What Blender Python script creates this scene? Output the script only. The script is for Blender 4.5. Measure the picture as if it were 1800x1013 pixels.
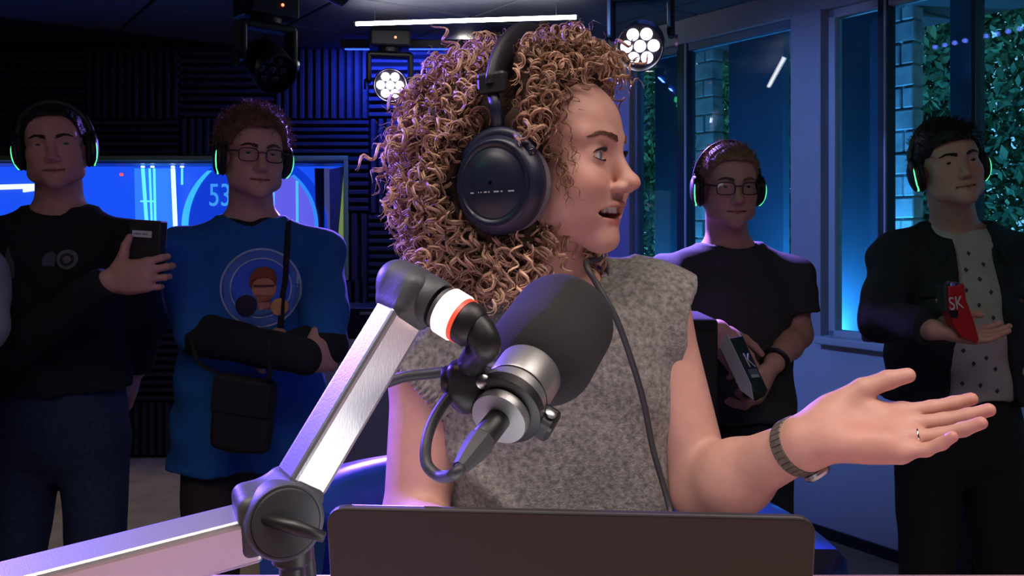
import bpy, math, random
import numpy as np
from mathutils import Vector, Matrix
for o in list(bpy.data.objects): bpy.data.objects.remove(o)
SC = bpy.context.scene
COL = SC.collection
rng = np.random.default_rng(7)
random.seed(7)
PI = math.pi
# ---------------------------------------------------------------- camera
F, CX, HY, CH = 1500.0, 900.0, 400.0, 1.45     # focal length (px), principal x, horizon row, eye height
cam = bpy.data.objects.new('camera', bpy.data.cameras.new('camera')); COL.objects.link(cam)
cam.location = (0, 0, CH); cam.rotation_euler = (PI/2, 0, 0)
cam.data.sensor_width = 36; cam.data.lens = 36*F/1800; cam.data.shift_y = -(506.5-HY)/1800
cam.data.clip_start = .02; cam.data.clip_end = 100
SC.camera = cam
def P(px, py, Y): return np.array([(px-CX)/F*Y, Y, CH-(py-HY)/F*Y])
# ---------------------------------------------------------------- colour management, world
vs = SC.view_settings
vs.view_transform = 'Standard'; vs.look = 'None'; vs.gamma = 1; vs.use_curve_mapping = False; vs.exposure = 0.0
W = bpy.data.worlds.new('dusk'); SC.world = W; W.use_nodes = True
W.node_tree.nodes['Background'].inputs[0].default_value = (.10, .30, .46, 1)
W.node_tree.nodes['Background'].inputs[1].default_value = 2.6
def light(name, kind, loc, energy, color, target=None, **kw):
    l = bpy.data.lights.new(name, kind); l.energy = energy; l.color = color
    for k, v in kw.items(): setattr(l, k, v)
    o = bpy.data.objects.new(name, l); COL.objects.link(o); o.location = loc
    if target is not None:
        o.rotation_euler = (Vector(target)-Vector(loc)).to_track_quat('-Z', 'Y').to_euler()
    return o
# two unseen ceiling panels added to light the woman (housings further down), and the blue spots of the moving heads
ADDED_PANEL = (-.55, .35, 2.585)
light('panel_glow', 'AREA', (ADDED_PANEL[0], ADDED_PANEL[1], 2.56), 9.5, (1, .85, .80), (ADDED_PANEL[0], ADDED_PANEL[1], 0), shape='RECTANGLE', size=1.2, size_y=.6, spread=math.radians(112))
ADDED_PANEL2 = (.95, .50, 2.585)
light('panel_glow_b', 'AREA', (ADDED_PANEL2[0], ADDED_PANEL2[1], 2.56), 8.5, (1, .85, .80), (ADDED_PANEL2[0], ADDED_PANEL2[1], 0), shape='RECTANGLE', size=1.2, size_y=.6, spread=math.radians(112))
# ---------------------------------------------------------------- materials
MATS = {}
def mat(name, col, rough=.6, metal=0, noise=0, nscale=40, bump=0, bscale=200, emit=None, estr=0, spec=.5, sss=0, vcol=False, sheen=0, coat=0, detail=2, stretch=None):
    if name in MATS: return MATS[name]
    m = bpy.data.materials.new(name); m.use_nodes = True; nt = m.node_tree; N = nt.nodes; L = nt.links
    b = N['Principled BSDF']
    b.inputs['Roughness'].default_value = rough; b.inputs['Metallic'].default_value = metal
    b.inputs['Specular IOR Level'].default_value = spec
    c4 = tuple(col)+(1,); b.inputs['Base Color'].default_value = c4
    if sss: b.inputs['Subsurface Weight'].default_value = sss; b.inputs['Subsurface Radius'].default_value = (.012, .004, .002); b.inputs['Subsurface Scale'].default_value = 1.0
    if sheen: b.inputs['Sheen Weight'].default_value = sheen
    if coat: b.inputs['Coat Weight'].default_value = coat
    if emit: b.inputs['Emission Color'].default_value = tuple(emit)+(1,); b.inputs['Emission Strength'].default_value = estr
    tc = N.new('ShaderNodeTexCoord'); vec = tc.outputs['Object']
    if stretch:
        mp = N.new('ShaderNodeMapping'); mp.inputs['Scale'].default_value = stretch; L.new(vec, mp.inputs[0]); vec = mp.outputs[0]
    src = None
    if vcol:
        a = N.new('ShaderNodeVertexColor'); a.layer_name = 'Col'; src = a.outputs[0]
    if noise:
        n = N.new('ShaderNodeTexNoise'); n.inputs['Scale'].default_value = nscale; n.inputs['Detail'].default_value = detail
        L.new(vec, n.inputs['Vector'])
        mx = N.new('ShaderNodeMix'); mx.data_type = 'RGBA'; mx.blend_type = 'MULTIPLY'; mx.inputs[0].default_value = 1
        r = N.new('ShaderNodeMapRange'); r.inputs[1].default_value = .3; r.inputs[2].default_value = .7
        r.inputs[3].default_value = 1-noise; r.inputs[4].default_value = 1+noise*.6
        L.new(n.outputs[0], r.inputs[0]); L.new(r.outputs[0], mx.inputs[7])
        if src: L.new(src, mx.inputs[6])
        else: mx.inputs[6].default_value = c4
        src = mx.outputs[2]
    if src: L.new(src, b.inputs['Base Color'])
    if bump:
        n2 = N.new('ShaderNodeTexNoise'); n2.inputs['Scale'].default_value = bscale; n2.inputs['Detail'].default_value = 3
        L.new(vec, n2.inputs['Vector'])
        bp = N.new('ShaderNodeBump'); bp.inputs['Strength'].default_value = bump; bp.inputs['Distance'].default_value = .002
        L.new(n2.outputs[0], bp.inputs['Height']); L.new(bp.outputs[0], b.inputs['Normal'])
    MATS[name] = m; return m
def emat(name, col, s): return mat(name, (.02, .02, .02), .4, emit=col, estr=s)
def glassmat(name, tint=(.8, .9, .95)):
    m = bpy.data.materials.new(name); m.use_nodes = True; nt = m.node_tree; N = nt.nodes; L = nt.links; N.clear()
    o = N.new('ShaderNodeOutputMaterial'); mx = N.new('ShaderNodeMixShader'); t = N.new('ShaderNodeBsdfTransparent'); g = N.new('ShaderNodeBsdfGlossy')
    t.inputs[0].default_value = tuple(tint)+(1,); g.inputs['Roughness'].default_value = .015
    fr = N.new('ShaderNodeFresnel'); ge = N.new('ShaderNodeNewGeometry'); mr = N.new('ShaderNodeMapRange')      # same reflectance on both faces of a thin pane
    mr.inputs[3].default_value = 1.5; mr.inputs[4].default_value = 1/1.5; L.new(ge.outputs['Backfacing'], mr.inputs[0]); L.new(mr.outputs[0], fr.inputs[0])
    L.new(fr.outputs[0], mx.inputs[0]); L.new(t.outputs[0], mx.inputs[1]); L.new(g.outputs[0], mx.inputs[2]); L.new(mx.outputs[0], o.inputs[0])
    MATS[name] = m; return m
# ---------------------------------------------------------------- object helpers
def link(o, parent=None):
    COL.objects.link(o)
    if parent is not None: o.parent = parent
    return o
def tag(o, label, cat, group=None):
    o['label'] = label; o['category'] = cat
    if group: o['group'] = group
    return o
def thing(name, label, cat, loc=(0, 0, 0), group=None):
    o = bpy.data.objects.new(name, None); o.empty_display_size = .05; link(o); o.location = tuple(loc)
    return tag(o, label, cat, group)
def npmesh(name, V, faces, smooth=True, cols=None, ngon=None):
    """V (n,3); faces (m,k) int array of constant k"""
    me = bpy.data.meshes.new(name); V = np.ascontiguousarray(V, np.float32); faces = np.ascontiguousarray(faces, np.int32)
    m, k = faces.shape
    me.vertices.add(len(V)); me.vertices.foreach_set('co', V.ravel())
    me.loops.add(m*k); me.loops.foreach_set('vertex_index', faces.ravel())
    me.polygons.add(m); me.polygons.foreach_set('loop_start', np.arange(0, m*k, k, dtype=np.int32))
    me.polygons.foreach_set('loop_total', np.full(m, k, np.int32))
    me.polygons.foreach_set('use_smooth', np.full(m, smooth, bool))
    me.update(calc_edges=True); me.validate()
    if cols is not None:
        a = me.color_attributes.new('Col', 'FLOAT_COLOR', 'POINT')
        c = np.ones((len(V), 4), np.float32); c[:, :3] = cols; a.data.foreach_set('color', c.ravel())
    return me
def meshobj(name, me, m, parent=None):
    o = bpy.data.objects.new(name, me)
    if m is not None: me.materials.append(m)
    link(o, parent)
    if parent is not None: o.location = tuple(-np.array(parent_world(parent)))
    return o
def parent_world(p):
    v = np.zeros(3)
    while p is not None:
        v = v + np.array(p.location); p = p.parent
    return v
def rotmat(ax, ang): return np.array(Matrix.Rotation(ang, 3, Vector(ax)))
def unit(v): v = np.asarray(v, float); return v/max(np.linalg.norm(v), 1e-9)
def basis(z, up=(0, 0, 1)):
    """3 rows: x,y,z axes with z along the given direction"""
    z = unit(z); u = np.array(up, float)
    if abs(np.dot(u, z)) > .98: u = np.array((0, 1., 0))
    x = unit(np.cross(u, z)); y = np.cross(z, x); return np.array([x, y, z])
class MB:
    """collects simple shapes (world coordinates) into one mesh"""
    def __init__(s): s.v = []; s.f = []
    def add(s, V, Fs):
        n = len(s.v); s.v += [tuple(map(float, p)) for p in V]; s.f += [tuple(i+n for i in f) for f in Fs]; return s
    def box(s, c, size, R=None):
        h = np.array(size)/2; V = np.array([[x, y, z] for x in (-1, 1) for y in (-1, 1) for z in (-1, 1)])*h
        if R is not None: V = V@np.array(R)
        return s.add(V+np.array(c), [(0, 1, 3, 2), (4, 6, 7, 5), (0, 4, 5, 1), (2, 3, 7, 6), (0, 2, 6, 4), (1, 5, 7, 3)])
    def lathe(s, o, axis, prof, n=32, up=(0, 0, 1), sx=1, sy=1, cap=True):
        B = basis(axis, up); o = np.array(o); k = len(prof); V = []
        for (r, t) in prof:
            for i in range(n):
                a = 2*PI*i/n; V.append(o+B[0]*r*sx*math.cos(a)+B[1]*r*sy*math.sin(a)+B[2]*t)
        Fs = [(j*n+i, j*n+(i+1) % n, (j+1)*n+(i+1) % n, (j+1)*n+i) for j in range(k-1) for i in range(n)]
        if cap: Fs += [tuple(range(n-1, -1, -1)), tuple((k-1)*n+i for i in range(n))]
        return s.add(V, Fs)
    def cyl(s, a, b, r, r2=None, n=20):
        a = np.array(a); b = np.array(b); return s.lathe(a, b-a, [(r, 0), (r if r2 is None else r2, np.linalg.norm(b-a))], n)
    def tube(s, pts, r, n=10, flat=1, closed=False, up=(0, 0, 1)):
        pts = np.array(pts, float); m = len(pts); rr = np.broadcast_to(np.array(r, float), (m,))
        T = np.gradient(pts, axis=0) if not closed else np.roll(pts, -1, 0)-np.roll(pts, 1, 0)
        T /= np.linalg.norm(T, axis=1)[:, None]+1e-12
        x = None; V = []
        for i in range(m):
            if x is None: x = basis(T[i], up)[0]
            x = unit(x-T[i]*np.dot(x, T[i])); y = np.cross(T[i], x)
            for j in range(n):
                a = 2*PI*j/n; V.append(pts[i]+x*rr[i]*math.cos(a)+y*rr[i]*flat*math.sin(a))
        Fs = [(i*n+j, i*n+(j+1) % n, ((i+1) % m)*n+(j+1) % n, ((i+1) % m)*n+j) for i in range(m if closed else m-1) for j in range(n)]
        if not closed: Fs += [tuple(range(n-1, -1, -1)), tuple((m-1)*n+i for i in range(n))]
        return s.add(V, Fs)
    def prism(s, poly, o, B, t):
        """2D polygon in the plane of rows B[0],B[1] at o, extruded t along B[2]"""
        n = len(poly); o = np.array(o); B = np.array(B)
        V = [o+B[0]*x+B[1]*y for x, y in poly]+[o+B[0]*x+B[1]*y+B[2]*t for x, y in poly]
        return s.add(V, [tuple(range(n-1, -1, -1)), tuple(range(n, 2*n))]+[(i, (i+1) % n, n+(i+1) % n, n+i) for i in range(n)])
    def build(s, name, m, parent=None, smooth=False, bevel=0, seg=2, auto=None):
        me = bpy.data.meshes.new(name); me.from_pydata(s.v, [], s.f); me.update()
        if smooth or auto: me.polygons.foreach_set('use_smooth', [True]*len(me.polygons))
        o = meshobj(name, me, m, parent)
        if parent is None:      # origin at the mesh's base centre
            V = np.array(s.v); c = (V.min(0)+V.max(0))/2; c[2] = V[:, 2].min()
            me.transform(Matrix.Translation(Vector(-c))); o.location = tuple(c)
        if auto: me.set_sharp_from_angle(angle=math.radians(auto))
        if bevel:
            b = o.modifiers.new('bevel', 'BEVEL'); b.width = bevel; b.segments = seg; b.limit_method = 'ANGLE'; b.angle_limit = math.radians(40)
        return o
def spline(pts, n=40):
    """Catmull-Rom through points"""
    p = np.array(pts, float); p = np.vstack([2*p[0]-p[1], p, 2*p[-1]-p[-2]]); m = len(p)-3; out = []
    for t in np.linspace(0, m-1e-6, n):
        i = int(t); u = t-i; a, b, c, d = p[i:i+4]
        out.append(.5*((2*b)+(-a+c)*u+(2*a-5*b+4*c-d)*u*u+(-a+3*b-3*c+d)*u**3))
    return np.array(out)
# ---------------------------------------------------------------- implicit surface modelling (bodies, clothes)
def smin(a, b, k):
    if k <= 0: return np.minimum(a, b)
    h = np.maximum(k-np.abs(a-b), 0)/k; return np.minimum(a, b)-h*h*k*.25
def ell(c, r, R=None):
    c = np.array(c, float); r = np.array(r if np.ndim(r) else (r,)*3, float)
    def f(p):
        q = p-c
        if R is not None: q = q@R.T
        k0 = np.linalg.norm(q/r, axis=1); k1 = np.linalg.norm(q/(r*r), axis=1)
        return np.where(k0 < 1e-6, -r.min(), k0*(k0-1)/np.maximum(k1, 1e-9))
    return f, c, r.max()
def cap(a, b, ra, rb=None):
    a = np.array(a, float); b = np.array(b, float); rb = ra if rb is None else rb; ab = b-a; L2 = max(ab@ab, 1e-12)
    def f(p):
        t = np.clip((p-a)@ab/L2, 0, 1); return np.linalg.norm(p-a-t[:, None]*ab, axis=1)-(ra+(rb-ra)*t)
    return f, (a+b)/2, math.sqrt(L2)/2+max(ra, rb)
def ccone(a, b, ra, rb=None, sq=None, up=(0, 0, 1), sy=1.0):
    """flat-ended cone; sy squashes the section along its second axis"""
    a = np.array(a, float); b = np.array(b, float); rb = ra if rb is None else rb; L = np.linalg.norm(b-a); B = basis(b-a, up)
    def f(p):
        q = (p-a)@B.T; t = q[:, 2]; r = ra+(rb-ra)*np.clip(t/L, 0, 1)
        rad = (np.hypot(q[:, 0], q[:, 1]/sy)-r)*min(1, sy)
        return np.maximum(rad, np.maximum(-t, t-L))
    return f, (a+b)/2, L/2+max(ra, rb)*max(1, sy)
def rcyl(a, b, r, rnd=.01):
    """round-edged cylinder"""
    a = np.array(a, float); b = np.array(b, float); L = np.linalg.norm(b-a); z = (b-a)/L
    def f(p):
        t = (p-a)@z; rad = np.linalg.norm(p-a-t[:, None]*z, axis=1); q = np.stack([rad-r+rnd, np.abs(t-L/2)-L/2+rnd], 1)
        return np.linalg.norm(np.maximum(q, 0), axis=1)+np.minimum(q.max(1), 0)-rnd
    return f, (a+b)/2, math.hypot(L/2, r)
def rbox(c, h, rad=.01, R=None):
    c = np.array(c, float); h = np.array(h, float)-rad
    def f(p):
        q = p-c
        if R is not None: q = q@R.T
        q = np.abs(q)-h; return np.linalg.norm(np.maximum(q, 0), axis=1)+np.minimum(q.max(1), 0)-rad
    return f, c, np.linalg.norm(h)+rad
def loft(levels, e=2.3):
    """levels: (z, cx, cy, rx, ry) rising"""
    A = np.array(levels, float); z0, z1 = A[0, 0], A[-1, 0]
    def f(p):
        z = p[:, 2]; cx, cy, rx, ry = [np.interp(z, A[:, 0], A[:, i]) for i in (1, 2, 3, 4)]
        q = (np.abs((p[:, 0]-cx)/rx)**e+np.abs((p[:, 1]-cy)/ry)**e)**(1/e)
        return np.maximum((q-1)*np.minimum(rx, ry), np.maximum(z0-z, z-z1))
    c = np.array([A[:, 1].mean(), A[:, 2].mean(), (z0+z1)/2]); return f, c, math.hypot((z1-z0)/2, max(A[:, 3].max(), A[:, 4].max())*1.3)
class Frame:
    """local frame of a body part; lz shortens everything below z = -.012 (a shorter lower face)"""
    def __init__(s, o, R, sc=1.0, lz=1.0): s.o = np.array(o, float); s.R = np.array(R, float); s.s = sc; s.lz = lz
    def w(s, p):
        p = np.array(p, float)
        if s.lz != 1: z = p[..., 2]; p[..., 2] = np.where((z < -.012) & (z > -.3), -.012+(z+.012)*s.lz, z)
        return s.o+(p*s.s)@s.R
    def l(s, p):
        q = ((np.asarray(p)-s.o)@s.R.T)/s.s
        if s.lz != 1: z = q[:, 2]; q[:, 2] = np.where(z < -.012, -.012+(z+.012)/s.lz, z)
        return q
    def d(s, v): return np.array(v, float)@s.R
def face_frame(o, yaw=0, pitch=0, roll=0, sc=1.0, lz=1.0):
    """x = own right, y = forward (towards the camera at yaw 0, to the picture's right for yaw>0), z = up"""
    y, p, r = map(math.radians, (yaw, pitch, roll))
    f = np.array([math.sin(y)*math.cos(p), -math.cos(y)*math.cos(p), math.sin(p)]); x = unit(np.cross(f, (0, 0, 1))); z = np.cross(x, f)
    x2 = x*math.cos(r)+z*math.sin(r); z2 = -x*math.sin(r)+z*math.cos(r)
    return Frame(o, np.array([x2, f, z2]), sc, lz)
class SDF:
    def __init__(s): s.ops = []; s.paints = []
    def _w(s, prim, fr):
        f, c, r = prim
        if fr is not None: return f, fr.w(c), r*fr.s, fr
        return f, np.array(c, float), r, None
    def add(s, prim, k=.01, fr=None): s.ops.append((0, k)+s._w(prim, fr)); return s
    def sub(s, prim, k=.005, fr=None): s.ops.append((1, k)+s._w(prim, fr)); return s
    def inter(s, fn): s.ops.append((3, 0, fn, None, None, None)); return s
    def disp(s, fn): s.ops.append((2, 0, fn, None, None, None)); return s
    def paint(s, prim, col, fall=.003, fr=None, strength=1.0): s.paints.append((s._w(prim, fr), np.array(col, float), fall, strength)); return s
    def ev(s, p, margin=.07):
        d = np.full(len(p), 1.0)
        for (mode, k, f, c, r, fr) in s.ops:
            if mode == 2:
                i = np.nonzero(d < .06)[0]; d[i] += f(p[i]); continue
            if mode == 3: d = np.maximum(d, f(p)); continue
            i = np.nonzero(((p-c)**2).sum(1) < (r+margin)**2)[0]
            if not len(i): continue
            q = p[i]; di = f(q) if fr is None else f(fr.l(q))*fr.s
            d[i] = smin(d[i], di, k) if mode == 0 else -smin(-d[i], di, k)
        return d
    def color(s, p, base):
        c = np.tile(np.array(base, float), (len(p), 1))
        for ((f, cc, r, fr), col, fall, st) in s.paints:
            i = np.nonzero(((p-cc)**2).sum(1) < (r+fall+.01)**2)[0]
            if not len(i): continue
            q = p[i]; d = f(q) if fr is None else f(fr.l(q))*fr.s
            w = np.clip(.5-d/fall, 0, 1); w = (w*w*(3-2*w)*st)[:, None]; c[i] = c[i]*(1-w)+col*w
        return c
    def polygonize(s, h, lo=None, hi=None):
        b = [(c-r, c+r) for (m, k, f, c, r, fr) in s.ops if m == 0]
        lo0 = np.min([x[0] for x in b], 0)-.01; hi0 = np.max([x[1] for x in b], 0)+.01
        lo = lo0 if lo is None else np.maximum(lo0, lo); hi = hi0 if hi is None else np.minimum(hi0, hi)
        Lv = 4; n = np.ceil((hi-lo)/(h*2**Lv)).astype(int)
        cells = np.stack(np.meshgrid(*[np.arange(x) for x in n], indexing='ij'), -1).reshape(-1, 3)
        for lv in range(Lv, -1, -1):
            sz = h*2**lv; d = s.ev(lo+(cells+.5)*sz); cells = cells[np.abs(d) < sz*.866*1.35+.0015]
            if lv: cells = (cells[:, None, :]*2+np.array([[x, y, z] for x in (0, 1) for y in (0, 1) for z in (0, 1)])[None]).reshape(-1, 3)
        D = n*2**Lv+2; key = lambda c: (c[..., 0]*D[1]+c[..., 1])*D[2]+c[..., 2]
        off = np.array([[x, y, z] for x in (0, 1) for y in (0, 1) for z in (0, 1)])
        ck = key(cells[:, None, :]+off[None]); uk, inv = np.unique(ck.ravel(), return_inverse=True)
        uc = np.stack([uk//(D[1]*D[2]), (uk//D[2]) % D[1], uk % D[2]], -1)
        val = s.ev(lo+uc*h)[inv].reshape(-1, 8); sg = val < 0
        act = sg.any(1) & ~sg.all(1); cells = cells[act]; val = val[act]; sg = sg[act]
        ks = key(cells); o = np.argsort(ks); cells, val, sg, ks = cells[o], val[o], sg[o], ks[o]
        acc = np.zeros((len(cells), 3)); cnt = np.zeros(len(cells))
        for a in range(8):
            for ax in range(3):
                b = a | (4 >> ax)
                if b == a: continue
                m = sg[:, a] != sg[:, b]; va, vb = val[m, a], val[m, b]; t = va/(va-vb)
                acc[m] += off[a]+t[:, None]*(off[b]-off[a]); cnt[m] += 1
        V = lo+(cells+acc/cnt[:, None])*h
        Q = []
        for ax in range(3):
            e1, e2 = (ax+1) % 3, (ax+2) % 3; b = 4 >> ax; m = np.nonzero(sg[:, 0] != sg[:, b])[0]; c = cells[m]; ids = []; ok = np.ones(len(m), bool)
            for (x, y) in ((0, 0), (1, 0), (1, 1), (0, 1)):
                cc = c.copy(); cc[:, e1] -= x; cc[:, e2] -= y; kk = key(cc); j = np.searchsorted(ks, kk); j = np.minimum(j, len(ks)-1); ok &= (ks[j] == kk) & (cc.min(1) >= 0); ids.append(j)
            q = np.stack(ids, 1); fl = ~sg[m, 0]; q[fl] = q[fl][:, ::-1]; Q.append(q[ok])
        Q = np.vstack(Q)
        e = h*.4; d0 = s.ev(V); g = np.stack([s.ev(V+np.eye(3)[i]*e)-d0 for i in range(3)], 1)/e
        V = V-g*np.clip(d0/np.maximum((g*g).sum(1), .2), -h*.6, h*.6)[:, None]
        return V, Q
    def build(s, name, h, m, parent=None, base=None, lo=None, hi=None, sub=None):
        V, Q = s.polygonize(h, lo, hi)
        cols = s.color(V, base) if base is not None else None
        o = meshobj(name, npmesh(name, V, Q, True, cols), m, parent)
        if parent is None:
            c = (V.min(0)+V.max(0))/2; c[2] = V[:, 2].min(); o.data.transform(Matrix.Translation(Vector(-c))); o.location = tuple(c)
        return o
def trace(S, p, d, n=60, maxd=3):
    """march points p along d onto the surface of S"""
    p = np.array(p, float); d = unit(d)
    for _ in range(n): p = p+d*np.clip(S.ev(p), -.01, .03)[:, None]*.9
    return p
def wob(p, s, ph=0): return np.sin(p[:, 0]*s+ph+1.7*np.sin(p[:, 2]*s*.6+ph))*np.sin(p[:, 2]*s*.8+1.3*np.sin(p[:, 1]*s*.7+ph*2))*np.cos(p[:, 1]*s*.9+ph)
# ================================================================ THE ROOM
def struct(o, label=None):
    o['kind'] = 'structure'
    if label: o['label'] = label
    return o
CEIL, BACK = 2.6, 5.4
m_floor = mat('floor_vinyl', (.36, .29, .16), .55, noise=.25, nscale=6, bump=.05, bscale=60)
m_wall = mat('wall_paint', (.42, .42, .46), .7, noise=.05, nscale=3)
m_wall_lo = mat('parapet_paint', (.62, .62, .68), .6, noise=.04, nscale=4)
m_dark = mat('dark_wall', (.012, .012, .014), .8)
m_foam = mat('acoustic_foam', (.050, .048, .046), .75, noise=.3, nscale=60, bump=.3, bscale=400)
m_black = mat('black_plastic', (.012, .012, .014), .42, bump=.05, bscale=500)
m_ceil = mat('ceiling_grey', (.10, .105, .125), .55, noise=.12, nscale=5)
m_frame = mat('window_frame_paint', (.55, .57, .62), .45)
m_darkframe = mat('dark_window_frame', (.03, .04, .055), .4)
m_fin = mat('facade_fin', (.06, .13, .20), .5, noise=.1, nscale=4)
m_brick = mat('painted_brick', (.52, .56, .58), .8, noise=.35, nscale=9, bump=.6, bscale=70, detail=6)
g_pane = glassmat('window_glass', (.78, .9, .92))
U0 = np.array([1.49, 3.95]); UD = np.array([.5806, -.8142]); UO = np.array([.8142, .5806])   # window wall: origin, direction (to the right), outward
RW = np.array([[UD[0], UD[1], 0], [UO[0], UO[1], 0], [0, 0, 1]])
def WP(u, o, z): q = U0+UD*u+UO*o; return np.array([q[0], q[1], z])
def wu(px, o=0):
    r = (px-CX)/F; bx, by = U0+UO*o; return (by*r-bx)/(UD[0]-UD[1]*r)
def wbox(mb, u0, u1, o0, o1, z0, z1): return mb.box(WP((u0+u1)/2, (o0+o1)/2, (z0+z1)/2), (u1-u0, o1-o0, z1-z0), RW)
_a, _b = WP(3.3, .22, 0), WP(-1.78, .22, 0)
PLAN = [(-4.65, -2.7), (_a[0], -2.7), (_a[0], _a[1]), (_b[0], _b[1]), (.75, 5.6), (.75, 6.2), (-4.65, 6.2)]     # outline of the building
struct(MB().prism(PLAN, (0, 0, -.1), np.eye(3), .1).build('floor', m_floor), 'beige floor of the studio')
ceil = struct(MB().prism(PLAN, (0, 0, CEIL+.04), np.eye(3), .1).build('ceiling', mat('ceiling_void', (.03, .03, .04), .8)), 'grey panelled studio ceiling')
pan_mesh = None
for i in range(-4, 7):
    for j in range(-9, 3):
        c = U0+UD*(i*.75+.2)-UO*(.55+.75*(j+8)) if False else U0+UD*(i*.75+.3)+UO*(j*.75-.6)
        if not (-4.2 < c[0] < 3.0 and 1.2 < c[1] < 5.6): continue
        if pan_mesh is None:
            p = MB().box((0, 0, 0), (.735, .735, .04), RW).build('ceiling_panel', m_ceil, None, bevel=.006); pan_mesh = p.data
        else:
            p = bpy.data.objects.new('ceiling_panel', pan_mesh); link(p); b = p.modifiers.new('bevel', 'BEVEL'); b.width = .006
        p.parent = ceil; p.location = (c[0]-ceil.location.x, c[1]-ceil.location.y, CEIL-ceil.location.z)
# ---- back wall with the studio window opening
OX0, OX1, OZ0, OZ1 = -4.0, (606-CX)/F*BACK, CH-(484-HY)/F*BACK, CH-(283-HY)/F*BACK
XC = .456
wb = MB()
wb.box(((-4.9+OX0)/2, BACK+.1, 1.3), (OX0+4.9, .2, 2.7)).box(((OX1+XC+.3)/2, BACK+.1, 1.3), (XC+.3-OX1, .2, 2.7))
wb.box(((OX0+OX1)/2, BACK+.1, OZ0/2-.02), (OX1-OX0, .2, OZ0+.04)).box(((OX0+OX1)/2, BACK+.1, (OZ1+2.65)/2), (OX1-OX0, .2, 2.65-OZ1))
wall_back = struct(wb.build('wall_back', m_dark), 'dark back wall clad in black wedge foam')
def tile_mesh(x0, x1, z0, z1, vert, mb, pitch, depth=.045, ph=0):
    n = max(1, round(((x1-x0) if vert else (z1-z0))/pitch)); w = ((x1-x0) if vert else (z1-z0))/n
    for i in range(n):
        a = (x0 if vert else z0)+i*w
        pr = [(a, 0), (a+w*.30, depth), (a+w*.70, depth), (a+w, 0)]
        L0, L1 = (z0, z1) if vert else (x0, x1)
        V = []
        for t in (L0, L1):
            for (q, d) in pr: V.append((q, BACK-.004-d, t) if vert else (t, BACK-.004-d, q))
        mb.add(V, [(0, 1, 5, 4), (1, 2, 6, 5), (2, 3, 7, 6), (0, 3, 2, 1), (4, 5, 6, 7)])
TS = .594; tx0 = (485-CX)/F*BACK; tz0 = CH-(210-HY)/F*BACK
for c in range(-6, 4):
    for r in range(-4, 1):
        x0 = tx0+c*TS; x1 = x0+TS; z0 = tz0+r*TS; z1 = z0+TS
        x0 = max(x0, -4.2); x1 = min(x1, XC-.02); z0 = max(z0, .02); z1 = min(z1, CEIL-.03)
        if x1-x0 < .05 or z1-z0 < .05: continue
        vert = (c+r) % 2 == 0; mb = MB(); e = .012
        x0 += .002; x1 -= .002; z0 += .002; z1 -= .002
        # keep clear of the opening
        ox0, ox1, oz0, oz1 = OX0-e, OX1+.035, OZ0-.035, OZ1+.035
        if x1 <= ox0 or x0 >= ox1 or z1 <= oz0 or z0 >= oz1: rects = [(x0, x1, z0, z1)]
        else:
            rects = []
            if z1 > oz1: rects.append((x0, x1, oz1, z1))
            if z0 < oz0: rects.append((x0, x1, z0, oz0))
            if x1 > ox1: rects.append((ox1, x1, max(z0, oz0), min(z1, oz1)))
        for q in rects:
            if q[1]-q[0] > .02 and q[3]-q[2] > .02: tile_mesh(*q, vert, mb, TS/12)
        if mb.v: mb.build('foam_tile', m_foam, wall_back)
# ---- the lit studio window: a deep frame with a blue lit set behind it
win = struct(thing('window_3', 'long blue lit studio window with lime frame in the dark wall', 'window', ((OX0+OX1)/2, BACK, OZ0))); del win['category']
m_green_lit = mat('lime_frame', (.36, .48, .14), .45)  # green light on the frame and reveal, put into their colour
fr = MB(); t = .03
fr.box(((OX0+OX1)/2, BACK-.005, OZ1+t/2), (OX1-OX0+2*t, .08, t)).box(((OX0+OX1)/2, BACK-.005, OZ0-t/2), (OX1-OX0+2*t, .08, t)).box((OX1+t/2, BACK-.005, (OZ0+OZ1)/2), (t, .08, OZ1-OZ0))
fr.build('window_frame', m_green_lit, win, bevel=.004)
DB = .5
def fpanel(name, pts, m, y, th): MB().prism([(P(x, yy, y)[0], P(x, yy, y)[2]) for x, yy in pts], (0, y, 0), np.array([(1, 0, 0), (0, 0, 1), (0, -1, 0)]), -th).build(name, m, win)
fpanel('casing', [(579, 298), (606, 292), (606, 478), (581, 478)], mat('casing_grey', (.10, .11, .14), .5), BACK-.03, .03)
fpanel('lit_casing', [(605, 294), (605, 477), (589, 477)], mat('lime_acrylic', (.4, .55, .15), .4, emit=(.34, .5, .08), estr=.38), BACK-.036, .006)  # green light on the casing, put in as a glowing wedge
rv = MB(); rv.box((OX1+.02, BACK+DB/2, (OZ0+OZ1)/2), (.04, DB, OZ1-OZ0)); rv.build('reveal', m_green_lit, win)
rv = MB(); rv.box(((OX0+OX1)/2, BACK+DB/2+.1, OZ1+.02), (OX1-OX0, DB-.1, .04)).box(((OX0+OX1)/2, BACK+DB/2+.1, OZ0-.02), (OX1-OX0, DB-.1, .04)); rv.build('reveal', mat('blue_reveal', (.12, .2, .5), .4), win)
def Q(px, py, Y): p = P(px, py, Y); return p
def panel(name, pts, Y, m, th=.02):
    return MB().prism([(Q(x, y, Y)[0], Q(x, y, Y)[2]) for x, y in pts], (0, Y, 0), np.array([(1, 0, 0), (0, 0, 1), (0, -1, 0)]), -th).build(name, m, win)
YB = BACK+DB
panel('lit_backdrop', [(-260, 255), (620, 255), (620, 510), (-260, 510)], YB, emat('screen_blue', (.012, .10, 1.0), 1.0))
panel('lit_screen', [(236, 296), (300, 296), (306, 500), (240, 500)], YB-.03, emat('screen_azure', (.035, .22, 1.0), 1.15))
panel('lit_screen', [(-200, 330), (62, 323), (62, 335), (40, 338), (40, 332), (-200, 340)], YB-.03, emat('sign_white', (.75, .85, 1), 1.6))
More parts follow.
